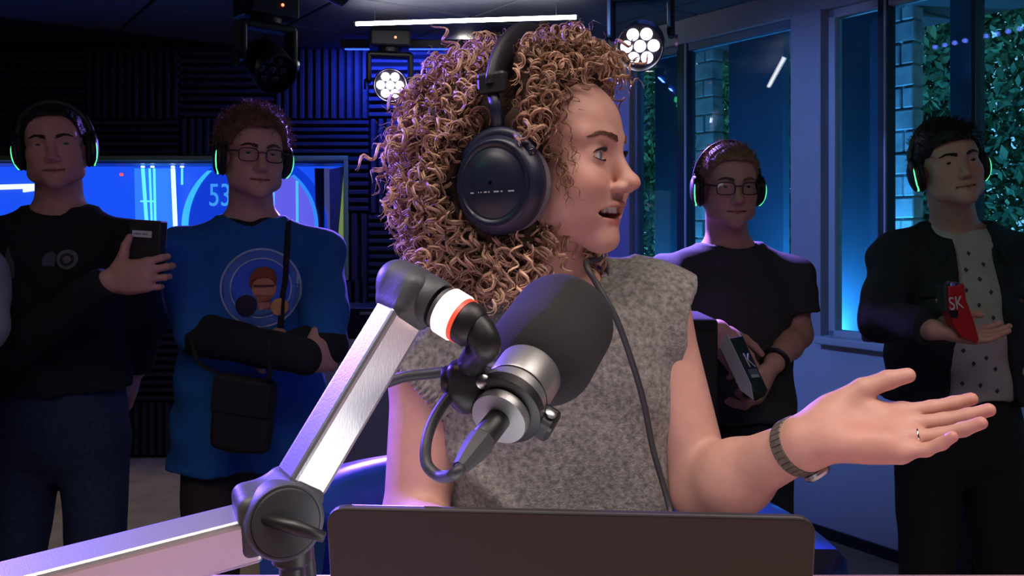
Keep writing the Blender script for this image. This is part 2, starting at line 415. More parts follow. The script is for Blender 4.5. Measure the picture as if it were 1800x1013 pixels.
arc = lambda cx, cy, rx, ry, a0, a1, n=28: [(cx+rx*math.cos(math.radians(a)), cy+ry*math.sin(math.radians(a))) for a in np.linspace(a0, a1, n)]
panel('disc_screen', arc(447, 398, 128, 128, 0, 360, 48)[:-1], YB-.05, emat('disc_blue', (.006, .055, .80), .85))
panel('disc_rim', arc(447, 398, 128, 128, 130, 230)+arc(447, 398, 117, 128, 230, 130), YB-.07, emat('cyan_rim', (.05, .55, 1.0), 1.1), .012)
panel('violet_screen', arc(447, 398, 106, 112, -55, 55)+[(478, 490), (478, 306)], YB-.07, emat('violet', (.16, .14, .9), .95), .012)
panel('disc_rim', arc(447, 398, 112, 116, -52, 52)+arc(447, 398, 106, 112, 52, -52), YB-.072, emat('azure_rim', (.04, .3, 1.0), 1.0), .012)
panel('grey_strip', [(569, 296), (582, 296), (582, 500), (571, 500)], YB-.04, mat('violet_strip', (.25, .25, .5), .5, emit=(.12, .12, .35), estr=.5))
panel('dark_strip', [(553, 296), (569, 296), (571, 500), (558, 500)], YB-.055, mat('dark_strip', (.02, .03, .09), .5), .01)
for (xa, ya, xb, yb, w, c) in [(251, 296, 258, 395, 3.2, 'neon_c'), (263, 296, 267, 395, 2, 'neon_c'), (271, 296, 273, 395, 2.2, 'neon_c'), (247, 354, 273, 354, 1.6, 'neon_c'), (304, 296, 310, 440, 4, 'neon_w'), (320, 296, 320, 325, 2, 'neon_c'), (481, 320, 481, 480, 2, 'neon_b'), (522, 318, 523, 470, 2.4, 'neon_b')]:
    mm = emat(c, {'neon_c': (.12, .75, 1), 'neon_w': (.55, .95, 1), 'neon_b': (.08, .5, 1)}[c], {'neon_c': 1.5, 'neon_w': 2.0, 'neon_b': 1.3}[c])
    MB().cyl(Q(xa, ya, YB-.12), Q(xb, yb, YB-.12), w*.0037, n=10).build('neon_tube', mm, win)
for x in (251, 268, 304, 320): MB().lathe(Q(x, 292, BACK+.3), (0, 0, -1), [(.012, 0), (.012, .01)], 12).build('downlight', emat('small_lamp', (.6, .8, 1), 4), win)
MB().lathe(Q(214, 307, YB-.06), (0, -1, 0), [(.012, 0), (.012, .01)], 12).build('indicator', emat('red_dot', (1, .1, .15), 1.2), win)
def text(body, loc, size, R, m, parent=None, name='lettering', ex=.003, align='CENTER', sx=1):
    c = bpy.data.curves.new(name, 'FONT'); c.body = body; c.size = size; c.extrude = ex; c.align_x = align; c.align_y = 'CENTER'
    o0 = bpy.data.objects.new('t', c); COL.objects.link(o0); dg = bpy.context.evaluated_depsgraph_get(); me = bpy.data.meshes.new_from_object(o0.evaluated_get(dg)); bpy.data.objects.remove(o0)
    R = np.array(R); M = Matrix([list(R[0])+[0], list(R[1])+[0], list(R[2])+[0], [0, 0, 0, 1]]).transposed()
    me.transform(Matrix.Diagonal((sx, 1, 1, 1))); me.transform(M); me.transform(Matrix.Translation(Vector(tuple(loc)))); me.name = name
    return meshobj(name, me, m, parent)
text('538', Q(366, 345, YB-.08), .22, [(1, 0, 0), (0, 0, 1), (0, -1, 0)], emat('sign_cyan', (.06, .38, 1), 1.0), win, align='LEFT', sx=.72)
MB().box(((OX0+OX1)/2, BACK+.05, (OZ0+OZ1)/2), (OX1-OX0, .008, OZ1-OZ0)).build('pane', glassmat('studio_glass', (.92, .95, 1)), win)
# ---- window wall
UA, U1, U2, U3, U4 = -1.78, wu(1106), wu(1396), wu(1449), 2.2
SILL, HEAD = .93, 2.47
ww = MB()
wbox(ww, UA, 3.3, 0, .10, HEAD, 2.68); wbox(ww, UA, U1, 0, .10, SILL, HEAD); wbox(ww, U2, U3, -.03, .10, SILL, HEAD); wbox(ww, U4, 3.3, 0, .10, SILL, HEAD)
wr = struct(ww.build('wall_right', m_wall, bevel=.004), 'slanted window wall with light grey posts')
pw = MB(); wbox(pw, UA, 3.3, 0, .09, 0, SILL); struct(pw.build('wall_right_lower', m_wall_lo), 'pale low wall under the windows')
bb = MB(); wbox(bb, UA, 3.3, -.015, 0, 0, .05); struct(bb.build('baseboard_right', mat('skirting', (.015, .015, .02), .5)), 'black skirting under the window wall')
for wi, (a, b, mul) in enumerate([(U1, U2, (wu(1196, .05), wu(1214, .05))), (U3, U4, (wu(1549, .05), wu(1566, .05)))]):
    w = struct(thing('window_%d' % (wi+1), ['tall window beside the corner, left of the grey post', 'wide tall window behind the jacket wearer'][wi], 'window', WP((a+b)/2, .05, SILL))); del w['category']
    f = MB(); fw = .035
    wbox(f, a, b, .03, .09, SILL, SILL+.04); wbox(f, a, b, .03, .09, HEAD-.04, HEAD); wbox(f, a, a+fw, .03, .09, SILL, HEAD); wbox(f, b-fw, b, .03, .09, SILL, HEAD)
    f.build('window_frame', m_frame if wi else mat('blue_grey_frame', (.2, .25, .33), .45), w, bevel=.004)
    f = MB(); wbox(f, mul[0], mul[1], .02, .09, SILL, HEAD); f.build('mullion', m_darkframe, w, bevel=.004)
    f = MB(); wbox(f, mul[1]-.012, mul[1]-.004, .012, .02, SILL, HEAD); f.build('bead', m_frame, w)
    s = MB(); wbox(s, a-.02, b+.02, -.06, .03, SILL-.02, SILL+.015); s.build('window_sill', m_frame, w, bevel=.006)
    for (p0, p1) in ((a+fw, mul[0]), (mul[1], b-fw)):
        g = MB(); wbox(g, p0, p1, .055, .063, SILL+.04, HEAD-.04); g.build('pane', g_pane, w)
    if wi == 1:
        for px in (1712,):
            f = MB(); wbox(f, wu(px, .05), wu(px+9, .05), .02, .1, SILL, HEAD); f.build('mullion', m_darkframe, w, bevel=.004)
# facade fins outside
for k, (pa, pb, o) in enumerate([(1151, 1196, .3), (1281, 1378, .3), (1476, 1550, .3), (1669, 1716, .3), (1830, 1890, .3)]):
    f = MB(); ua, ub = wu(pa, o), wu(pb, o); wbox(f, ua, ub, o, o+.05, .3, 2.53); fo = f.build('facade_fin', m_fin, bevel=.004)
    tag(fo, ['narrow dark blue facade fin outside the window beside the corner', 'broad dark blue facade fin outside, left of the grey window post', 'dark blue facade fin outside, right of the grey window post', 'dark blue facade fin outside above the jacket wearer', 'dark blue facade fin outside at the right picture edge'][k], 'facade fin', 'facade fins')
# painted brick pillars outside
bk = None
for k, (pa, pb, o) in enumerate([(1222, 1254, .75), (1566, 1606, .75)]):
    ua, ub = wu(pa, o), wu(pb, o); c = WP((ua+ub)/2, o+.05, 0)
    pil = thing('brick_pillar', ['pale painted brick pillar outside the window beside the corner', 'bright pale painted brick pillar outside, left of the jacket wearer'][k], 'pillar', c, 'brick pillars outside')
    cr = MB(); wbox(cr, ua+.012, ub-.012, o+.012, o+.095, 0, 3.2); cr.build('mortar_core', mat('mortar', (.3, .32, .34), .9), pil)
    h = .115
    for r in range(5, 28):
        z = r*h
        if r % 2: segs = [(ua, ub)]
        else: m_ = ua+(ub-ua)*(.45+.1*random.random()); segs = [(ua, m_-.004), (m_+.004, ub)]
        for (x0, x1) in segs:
            q = MB(); j = random.uniform(-.006, .006); wbox(q, x0+j, x1+j, o+random.uniform(-.006, .004), o+.10, z+.005, z+h-.005); q.build('brick', m_brick, pil, bevel=.006, seg=1)
# shrubs outside
m_leaf = mat('leaf', (.16, .30, .16), .6, noise=.5, nscale=3, spec=.3)
def shrub(label, c, r, n, seed):
    g = np.random.default_rng(seed); t = thing('shrub', label, 'shrub', (c[0], c[1], 0), 'shrubs outside the windows')
    tr = MB(); cc = np.array(c)
    for i in range(7):
        e = cc+g.normal(size=3)*np.array(r)*.45; tr.tube(spline([(c[0]+g.normal()*.05, c[1]+g.normal()*.05, 0), (cc*.5+e*.5)*np.array([1, 1, .6]), e], 10), np.linspace(.03, .008, 10), 6)
    tr.build('stem', mat('bark', (.09, .07, .05), .9), t)
    d = g.normal(size=(n, 3)); d /= np.linalg.norm(d, axis=1)[:, None]; rad = g.random(n)**.4
    cl = g.normal(size=(60, 3)); cl /= np.linalg.norm(cl, axis=1)[:, None]
    w = (d@cl.T).max(1); pos = cc+d*np.array(r)*(rad*(.7+.6*np.clip((w-.85)*6, 0, 1)))[:, None]
    a = g.normal(size=(n, 3)); a /= np.linalg.norm(a, axis=1)[:, None]; b = np.cross(a, g.normal(size=(n, 3))); b /= np.linalg.norm(b, axis=1)[:, None]
    L = (.028+.03*g.random(n))[:, None]; V = np.stack([pos-a*L, pos+b*L*.45, pos+a*L, pos-b*L*.45], 1).reshape(-1, 3)
    o = meshobj('foliage', npmesh('foliage', V, np.arange(4*n).reshape(n, 4), False), m_leaf, t); o['kind'] = 'stuff'
for k, (u, o, z, r, n) in enumerate([(-3.75, 2.5, 2.0, (.8, .8, 2.3), 24000), (-2.2, 2.5, 2.0, (.75, .75, 2.3), 22000), (-.70, 2.3, 2.1, (.72, .72, 2.4), 24000), (.75, 2.3, 2.0, (.72, .72, 2.3), 24000), (2.2, 2.2, 2.0, (.72, .72, 2.2), 6000), (-5.5, 2.9, 2.0, (.85, .85, 2.2), 6000)]):
    shrub(['leafy shrub outside seen through the narrow strip by the corner', 'leafy shrub outside right of the pillar in the corner window', 'tall leafy shrub outside behind the bright brick pillar', 'tall leafy shrub outside behind the jacket wearer', 'leafy shrub outside beyond the right picture edge', 'farthest leafy shrub outside beyond the corner'][k], WP(u, o, z), r, n, k+1)
for k, (u, o, ua_, oa_, en_) in enumerate(((-1.40, .42, -1.53, .9, 40), (-.02, .42, -.16, .9, 40), (-3.0, 1.3, -3.3, 2.4, 130), (-.5, 1.3, -.4, 2.3, 90))):  # unseen lamps added to brighten pillars and shrubs from below
    q = WP(u, o, 0); gl = thing('ground_spotlight', ['ground spotlight outside at the pillar of the corner window', 'ground spotlight outside at the bright brick pillar', 'ground spotlight outside below the shrub by the corner', 'ground spotlight outside below the shrub behind the jacket wearer'][k], 'lamp', (q[0], q[1], -.27), 'ground spotlights')
    MB().lathe((q[0], q[1], -.27), (0, 0, 1), [(.09, 0), (.09, .03), (.07, .05), (.07, .12)], 20).build('housing', m_black, gl, auto=40); MB().lathe((q[0], q[1], -.155), (0, 0, 1), [(.066, 0), (.066, .006)], 20).build('lens', emat('ground_lens', (.1, .5, 1), 4), gl)
    light('ground_spot', 'SPOT', (q[0], q[1], -.13), en_, (.08, .45, 1) if k < 2 else (.2, .75, 1), WP(ua_, oa_, 1.9), spot_size=math.radians(80), spot_blend=.8, shadow_soft_size=.05)
for k, u in enumerate((-1.62, -.32)):  # hidden lamps added below the sill to light the pillar fronts
    q = WP(u, .15, .78); wl_ = thing('outdoor_wall_lamp', ['blue outdoor wall lamp under the sill of the corner window', 'blue outdoor wall lamp under the sill left of the bright pillar'][k], 'lamp', q, 'outdoor wall lamps')
    MB().lathe(q-np.array((UO[0], UO[1], 0))*.05, (UO[0], UO[1], .6), [(.05, 0), (.05, .06), (.044, .06)], 20).build('housing', m_black, wl_, auto=40); MB().lathe(q-np.array((UO[0], UO[1], -.02))*.01, (UO[0], UO[1], .6), [(.04, 0), (.04, .006)], 20).build('lens', emat('outdoor_lens', (.1, .5, 1), 4), wl_)
    light('outdoor_spot', 'SPOT', q+np.array((UO[0]*.03, UO[1]*.03, .03)), (60, 130)[k], (.07, .42, 1), WP(u+.06, .9, 1.75), spot_size=math.radians(130), spot_blend=.8, shadow_soft_size=.04)
struct(MB().box((6, 6, -.32), (16, 16, .1)).build('ground_outside', mat('grass', (.05, .1, .04), .9, noise=.4, nscale=3)), 'dark ground outside')
# remaining walls, behind and beside the camera
struct(MB().box((-4.55, 1.4, 1.3), (.2, 8.2, 2.7)).build('wall_left', m_dark), 'dark left wall')
struct(MB().box((-.3, -2.6, 1.3), (8.6, .2, 2.7)).build('wall_rear', mat('rear_wall', (.05, .05, .06), .8)), 'dark wall behind the camera')
e = WP(3.3, 0, 0); struct(MB().box((e[0]+.1, (e[1]-2.5)/2, 1.3), (.2, e[1]+2.7, 2.7)).build('wall_side', mat('rear_wall', (.05, .05, .06), .8)), 'dark side wall')
# ================================================================ LAMPS
m_metal = mat('silver_metal', (.55, .56, .58), .32, 1, bump=.02, bscale=300)
for k, q in enumerate((ADDED_PANEL, ADDED_PANEL2)):  # housings round the two added key lights, out of view
    t = thing('ceiling_panel_lamp', ['flat white ceiling lamp above the left end of the desk', 'flat white ceiling lamp behind the laptop side of the desk'][k], 'lamp', (q[0], q[1], CEIL-.05))
    f = MB()
    for (dx, dy, sx, sy) in ((0, .315, 1.26, .03), (0, -.315, 1.26, .03), (.615, 0, .03, .6), (-.615, 0, .03, .6)): f.box((q[0]+dx, q[1]+dy, CEIL-.025), (sx, sy, .05))
    f.build('frame', m_metal, t); MB().box((q[0], q[1], CEIL-.012), (1.2, .6, .02)).build('diffuser', emat('lamp_diffuser', (1, .85, .75), 1.5), t)
t = thing('tube_lamp', 'long white glowing tube lamp hanging under the ceiling', 'lamp', P(820, 36, 4.33))
a, b = P(626, 42, 4.4), P(1013, 30, 4.26)
MB().cyl(a, b, .0105, n=14).build('tube', emat('tube_white', (.95, .95, 1), 16), t)
c = MB(); d = unit(b-a)
for (p, s) in ((a, -1), (b, 1)): MB().cyl(p, p+d*s*.012, .012, n=14).build('end_cap', m_metal, t)
for p in (a+d*.1, b-d*.1): MB().cyl(p+(0, 0, .01), (p[0], p[1], CEIL-.02), .002, n=6).build('hanger', m_metal, t)
q = P(817, 73, 5.2); q[2] = CEIL-.02
t = thing('downlight', 'small round recessed ceiling downlight left of the curls', 'lamp', q-(0, 0, .02))
MB().lathe(q, (0, 0, -1), [(.055, 0), (.055, .012), (.042, .016), (.04, .006)], 24, cap=False).build('ring', m_metal, t, smooth=True)
MB().lathe(q, (0, 0, -1), [(.041, .0), (.041, .008)], 24).build('lens', emat('warm_white', (1, .93, .85), 14), t)
t = thing('downlight', 'round warm ceiling downlight over the floor behind the left listeners', 'lamp', (-2.0, 4.05, CEIL-.045))  # added above the picture to warm a patch of floor
MB().lathe((-2.0, 4.05, CEIL-.02), (0, 0, -1), [(.055, 0), (.055, .012), (.042, .016), (.04, .006)], 24, cap=False).build('ring', m_metal, t, smooth=True)
MB().lathe((-2.0, 4.05, CEIL-.02), (0, 0, -1), [(.041, .0), (.041, .006)], 24).build('lens', MATS['warm_white'], t)
light('downlight_beam', 'SPOT', (-2.0, 4.05, CEIL-.04), 45, (1, .85, .55), (-2.0, 4.05, 0), spot_size=math.radians(62), spot_blend=.7, shadow_soft_size=.03)
def moving_head(label, top, aim, lens_col, lens_str, s=1.0, led=None, headdrop=.30):
    """stage light: base under the ceiling, two yoke arms, swivelling head with seven lenses"""
    t = thing('stage_light', label, 'stage light', (top[0], top[1], top[2]-.45*s), 'moving head stage lights')
    top = np.array(top, float); f = unit(aim); yaw = math.atan2(f[0], -f[1]); R = np.array([[math.cos(yaw), math.sin(yaw), 0], [-math.sin(yaw), math.cos(yaw), 0], [0, 0, 1]])
    MB().box(top-(0, 0, .05*s), (.24*s, .2*s, .10*s), R).build('base', m_black, t, bevel=.012)
    MB().lathe(top-(0, 0, .1*s), (0, 0, -1), [(.07*s, 0), (.07*s, .025*s)], 24).build('swivel', m_black, t, auto=40)
    y = MB(); y.box(top-(0, 0, .14*s), (.27*s, .09*s, .035*s), R)
    for sd in (-1, 1): y.box(top+R[0]*sd*.125*s-(0, 0, .22*s), (.032*s, .09*s, .18*s), R)
    y.build('yoke', m_black, t, bevel=.012)
    for sd in (-1, 1): MB().lathe(top+R[0]*sd*.142*s-(0, 0, headdrop*s), R[0]*sd, [(.035*s, 0), (.033*s, .012*s)], 20).build('pivot_cap', m_metal if sd > 0 else m_black, t, auto=40)
    c = top-(0, 0, headdrop*s)
    MB().lathe(c-f*.09*s, f, [(.05*s, 0), (.085*s, .02*s), (.098*s, .07*s), (.10*s, .15*s), (.10*s, .215*s), (.095*s, .215*s), (.092*s, .16*s)], 32).build('head', m_black, t, auto=40)
    B = basis(f); lm = emat('lens_%g_%g' % (lens_str, lens_col[0]), lens_col, lens_str) if lens_str else mat('dark_lens', (.02, .02, .03), .1)
    for i in range(7):
        o = c+f*.07*s+(0 if i == 0 else 1)*.056*s*(B[0]*math.cos(i*PI/3)+B[1]*math.sin(i*PI/3))
        MB().lathe(o, f, [(.025*s, 0), (.025*s, .006*s), (.019*s, .013*s), (.008*s, .016*s)], 18).build('lens', lm, t, smooth=True)
    if led: MB().lathe(top+R[1]*-.101*s+R[0]*.03*s-(0, 0, .05*s), -R[1], [(.007, 0), (.007, .004)], 10).build('indicator', emat('led_red', (1, .12, .06), 6), t)
    return c, f
T = lambda px, Y: np.array([(px-CX)/F*Y, Y, CEIL-.03])
moving_head('dark unlit stage light with a red indicator under the left ceiling', T(468, 4.15), (.55, -.6, -.6), (1, 1, 1), 0, 1.05, led=True)
aim2 = unit(P(860, 330, 1.3)-T(685, 4.9)+(0, 0, .3)); c2, f2 = moving_head('blazing blue violet stage light hanging left of the curls', T(685, 4.9), aim2, (.80, .72, 1), 30, .95, led=True, headdrop=.315)
M3 = np.array([(1127-CX)/F*3.05, 3.05, 2.385]); aim3 = unit(P(900, 600, 1.0)-M3+(0, 0, .28)); c3, f3 = moving_head('stage light with seven white violet lenses before the windows', M3, aim3, (.86, .80, 1), 7, .84, headdrop=.33)
tag(MB().cyl(M3, (M3[0], M3[1], CEIL-.02), .02, n=14).build('hanging_pole', m_black), 'short black pole from the ceiling to the seven lens stage light', 'pole')
light('spot_blue', 'SPOT', c2+f2*.10, 1500, (.24, .12, 1), P(800, 330, 1.1), spot_size=math.radians(42), spot_blend=.9, shadow_soft_size=.03)
wd = thing('wall_washer', 'slim black lamp bar washing the foam wall blue under the ceiling', 'lamp', (-.62, 5.1, 2.5))  # added bar; its blue wash stands in for glare round the stage light
MB().box((-.62, 5.1, 2.545), (.8, .05, .05)).build('housing', m_black, wd, bevel=.004); MB().box((-.62, 5.112, 2.518), (.76, .02, .006)).build('lens_strip', emat('wash_blue', (.03, .08, 1), 3), wd)
light('wall_wash', 'AREA', (-.62, 5.125, 2.512), 26, (.02, .05, 1), (-.62, 5.40, 2.0), shape='RECTANGLE', size=.76, size_y=.02)
light('spot_violet', 'SPOT', c3+f3*.10, 420, (.34, .22, 1), P(1255, 440, 2.42), spot_size=math.radians(38), spot_blend=.8, shadow_soft_size=.03)
c4, f4 = moving_head('green stage light above the left end of the desk', (-1.6, .4, CEIL-.03), unit(P(1640, 330, 2.3)-np.array([-1.6, .4, 2.3])), (.1, 1, .35), 6, 1.0)
light('spot_green', 'SPOT', c4+f4*.10, 20, (.08, 1, .3), P(1625, 380, 2.36), spot_size=math.radians(14), spot_blend=.8, shadow_soft_size=.03)
c5, f5 = moving_head('azure stage light washing the windows from the room middle', (-.6, 2.6, CEIL-.03), unit(WP(.1, 0, 1.5)-np.array([-.6, 2.6, 2.3])), (.1, .45, 1), 6, 1.0)  # unseen head added to tint the window wall blue
light('spot_azure', 'SPOT', c5+f5*.10, 100, (.14, .30, 1), WP(-.15, 0, 1.4), spot_size=math.radians(56), spot_blend=.7, shadow_soft_size=.03)
moving_head('green stage light hanging behind the curls before the back wall', (-.09, 4.95, CEIL-.03), unit((.9, -.45, -.25)), (.08, 1, .35), 6, .8, headdrop=.30)
c7, f7 = moving_head('violet stage light above the listeners on the left', (-1.9, 2.0, CEIL-.03), unit(P(800, 330, 1.1)-np.array([-1.9, 2.0, 2.28])), (.5, .35, 1), 6, 1.0)
light('spot_left_violet', 'SPOT', c7+f7*.10, 850, (.17, .10, 1), P(740, 430, 1.0), spot_size=math.radians(34), spot_blend=.7, shadow_soft_size=.03)
lb = thing('led_batten', 'row of small blue lamps under the ceiling before the windows', 'lamp', (.7, 3.23, 2.44)); pa, pb = np.array((.50, 3.44, 2.46)), np.array((.93, 3.01, 2.46))
MB().box((pa+pb)/2+(0, 0, .035), (np.linalg.norm(pb-pa)+.06, .06, .05), np.array([unit(pb-pa), unit(np.cross((0, 0, 1), pb-pa)), (0, 0, 1)])).build('housing', m_black, lb, bevel=.005)
MB().cyl((.70, 3.24, 2.5), (.70, 3.24, CEIL-.02), .012, n=10).build('hanger', m_black, lb)
for i in range(11): MB().lathe(pa+(pb-pa)*i/10+(.02, .015, 0), (.75, .55, -.3), [(.012, 0), (.012, .008), (.006, .012)], 12).build('lamp', emat('batten_blue', (.12, .2, 1), 14), lb, smooth=True)
# ================================================================ things along the walls
sb = thing('sideboard', 'white sideboard against the back behind the microphone arm', 'cabinet', (-.3, 4.3, 0))
m_white = mat('white_laminate', (.62, .60, .66), .45)
MB().box((-.3, 4.32, .46), (1.5, .5, .84)).build('body', m_white, sb, bevel=.006); MB().box((-.3, 4.32, .895), (1.54, .54, .03)).build('top', m_white, sb, bevel=.005)
for i in range(3): 
    d = MB().box((-.8+i*.5, 4.06, .48), (.485, .02, .78)).build('door', m_white, sb, bevel=.004); MB().cyl((-.62+i*.5, 4.04, .7), (-.62+i*.5, 4.04, .82), .006, n=8).build('handle', m_metal, d)
mx = thing('audio_device', 'black rack device with small lamps on the white sideboard', 'device', (-.80, 4.25, .91))
MB().box((-.74, 4.28, .985), (.42, .3, .15)).build('body', m_black, mx, bevel=.01)
for i in range(5): MB().lathe((-.9+i*.08, 4.13, 1.0), (0, -1, 0), [(.014, 0), (.012, .015)], 12).build('knob', m_metal if i in (1, 3) else m_black, mx)
MB().box((-.70, 4.128, 1.035), (.07, .006, .014)).build('display', mat('pale_label', (.4, .4, .45), .5), mx)
tub = MB().lathe((-.46, 4.2, .91), (0, 0, 1), [(.05, 0), (.055, .08), (.05, .14), (.03, .17)], 20).build('canister', mat('pale_canister', (.6, .58, .7), .4), smooth=True); tag(tub, 'small pale round canister on the sideboard end', 'canister')
lc = thing('loudspeaker', 'slim black column loudspeaker standing right behind the woman', 'loudspeaker', (.40, 2.02, 0))
MB().box((.372, 2.05, .64), (.2, .2, 1.2)).build('cabinet', mat('speaker_black', (.006, .006, .007), .95), lc, bevel=.008); MB().box((.372, 1.945, .66), (.18, .012, 1.1)).build('grille', mat('speaker_cloth', (.012, .012, .013), .95, bump=.5, bscale=900), lc); MB().box((.372, 2.05, .02), (.3, .3, .04)).build('foot', m_black, lc, bevel=.006)
fc = thing('flight_case', 'black flight case on the floor at the right picture edge', 'case', (1.72, 2.92, 0))
MB().box((1.72, 2.9, .3), (.5, .34, .56)).build('body', mat('case_black', (.012, .014, .015), .6, bump=.3, bscale=300), fc, bevel=.004)
for z in (.03, .57): MB().box((1.72, 2.9, z), (.51, .35, .025)).build('edge_trim', mat('case_trim', (.05, .05, .055), .4, .8), fc, bevel=.004)
sd = thing('drinks_can', 'dark red can standing on the window sill', 'can', WP(wu(1526, -.03), -.02, SILL+.015)); q = WP(wu(1526, -.03), -.025, SILL+.016)
MB().lathe(q, (0, 0, 1), [(.024, 0), (.03, .008), (.03, .14), (.025, .152)], 20).build('body', mat('can_red', (.10, .015, .03), .4), sd, auto=40)
MB().lathe(q+(0, 0, .152), (0, 0, 1), [(.0245, 0), (.022, .004)], 20).build('lid', m_metal, sd)
# ================================================================ PEOPLE: shared builders
m_skin = mat('skin', (.6, .33, .26), .5, vcol=True, noise=.06, nscale=60, bump=.04, bscale=350, sss=.12, spec=.4)
m_eye = mat('eye', (.8, .8, .8), .12, vcol=True, spec=.6)
SK = dict(f=(.62, .335, .265), lip=(.50, .16, .14), dark=(.10, .02, .02))
LR = (-1, 1)
def add_head(S, fr, fem=False, smile=False, jaw=1.0, stub=None, lip=None, base=SK['f']):
    a = lambda p, k=.012: S.add(p, k, fr)
    jd = -.009 if smile else 0.0; ry = -.011 if fem else 0.0; ly = -.004 if fem else 0.0     # chin and lips set back
    a(ell((0, -.012, .027), (.074, .096, .077)), 0); a(ell((0, .026, .034), (.063, .060, .060)), .02)
    a(ell((0, .030, -.030), (.059, .053, .074)), .02)
    for s in LR:
        a(cap((s*.051*jaw, .0, -.052), (s*.044*jaw, .03, -.080+jd*.6), .019, .016), .02)
        a(cap((s*.044*jaw, .03, -.080+jd*.6), (s*.010, .072+ry, -.103+jd), .017, .015), .022)
        a(ell((s*.041, .054, -.026), (.020, .019, .020)), .026); a(ell((s*.034, .042, -.056), (.023, .027, .034)), .028)
        if smile: a(ell((s*.037, .066, -.040), (.018, .016, .017)), .018); a(ell((s*.040, .040, -.062), (.019, .026, .030)), .02)
        a(cap((s*.046, .064, .021), (s*.014, .081, .017), .009 if not fem else .008), .014)
    a(ell((0, .077+ry, -.103+jd), (.018 if fem else .022, .014, .015)), .018)
    a(ell((0, .066+ly, -.071), (.035, .020, .029)), .022)
    # eye sockets, lids
    for s in LR:
        S.sub(ell((s*.033, .094, .001), (.018, .016, .0115)), .012, fr)
        a(ell((s*.032, .0675, -.001), (.0155, .0150, .0145)), .006)
    # nose
    a(cap((0, .080, .010), (0, .099, -.030), .0075, .0095), .012)
    a(ell((0, .1020, -.0370), (.0115, .0112, .0102)), .010)
    for s in LR: a(ell((s*.0125, .0925, -.0425), (.0075, .0095, .0072)), .006)
    for s in LR: S.sub(ell((s*.0062, .099, -.0495), (.0032, .0045, .003)), .002, fr)
    # almond openings
    for s in LR:
        ho = .0058 if fem else .0044
        S.sub(ell((s*.0325, .0855, -.0005), (.0128, .010, ho), rotmat((0, 0, 1), s*.30)), .0018, fr)
    # lips
    lw = .031 if smile else .026; mz = -.0715; col = lip or SK['lip']; cy = .068 if smile else .073
    S.sub(ell((0, .098, -.0605), (.004, .006, .009)), .006, fr)
    if smile:
        for s in LR:
            a(cap((s*lw, cy, mz+.004), (s*.010, .0900+ly, mz+.0060), .0036, .0046), .005); a(cap((s*.010, .0900+ly, mz+.0060), (0, .0915+ly, mz+.0050), .0046, .0044), .003)
            a(cap((s*lw, cy, mz+.002), (s*.012, .0835+ly*2.2, mz-.0175), .0036, .0054), .006); a(cap((s*.012, .0835+ly*2.2, mz-.0175), (0, .0860+ly*2.2, mz-.0185), .0052, .0056), .004)
        S.sub(ell((0, .068, mz-.0050), (.0362, .036, .0090)), .002, fr)
        for s in LR:
            S.paint(cap((s*lw, cy, mz+.003), (s*.010, .0905+ly, mz+.0040), .0040, .0052), col, .003, fr, .85); S.paint(cap((s*.010, .0905+ly, mz+.0050), (0, .0920+ly, mz+.0030), .0052, .0050), col, .003, fr, .85)
            S.paint(cap((s*lw, cy, mz+.001), (s*.012, .0845+ly*2.2, mz-.0175), .0046, .0074), col, .003, fr, .85); S.paint(cap((s*.012, .0845+ly*2.2, mz-.0175), (0, .087+ly*2.2, mz-.0185), .0074, .0076), col, .003, fr, .85)
        S.paint(ell((0, .066, mz-.0050), (.031, .018, .0085)), SK['dark'], .003, fr)
    else:
        for s in LR:
            a(cap((s*lw, cy, mz-.001), (s*.007, .0885, mz+.0035), .0022, .0036), .005); a(cap((s*lw, cy, mz-.001), (0, .0885, mz-.0055), .0022, .0044), .005)
            S.paint(cap((s*lw*.95, cy+.003, mz), (0, .0905, mz+.002), .0030, .0050), col, .004, fr, .7); S.paint(cap((s*lw*.95, cy+.003, mz-.002), (0, .0905, mz-.0055), .0030, .0052), col, .004, fr, .7)
        S.sub(cap((-lw, cy+.007, mz-.0008), (0, .0965, mz-.0010), .0026), .002, fr); S.sub(cap((lw, cy+.007, mz-.0008), (0, .0965, mz-.0010), .0026), .002, fr)
        for s in LR: S.paint(cap((s*lw, cy+.005, mz-.0008), (0, .092, mz-.0010), .0026), (.10, .03, .03), .003, fr, .8)  # shade in the crease of the closed mouth, put into the colour
    # cheeks and nose tip a little redder
    red = (base[0]*1.03, base[1]*.80, base[2]*.78)
    for s in LR: S.paint(ell((s*.046, .064, -.036), (.02, .022, .018)), red, .03, fr, .55)
    S.paint(ell((0, .107, -.038), (.012, .012, .011)), red, .014, fr, .6)
    if stub is not None: S.paint(ell((0, .06, -.100), (.055, .045, .036)), stub, .035, fr, .55)
    # ears
    for s in LR:
        a(ell((s*.073, -.010, -.012), (.006, .017, .029), rotmat((0, 0, 1), -s*.35)), .008); S.sub(ell((s*.081, -.004, -.010), (.005, .009, .016)), .004, fr)
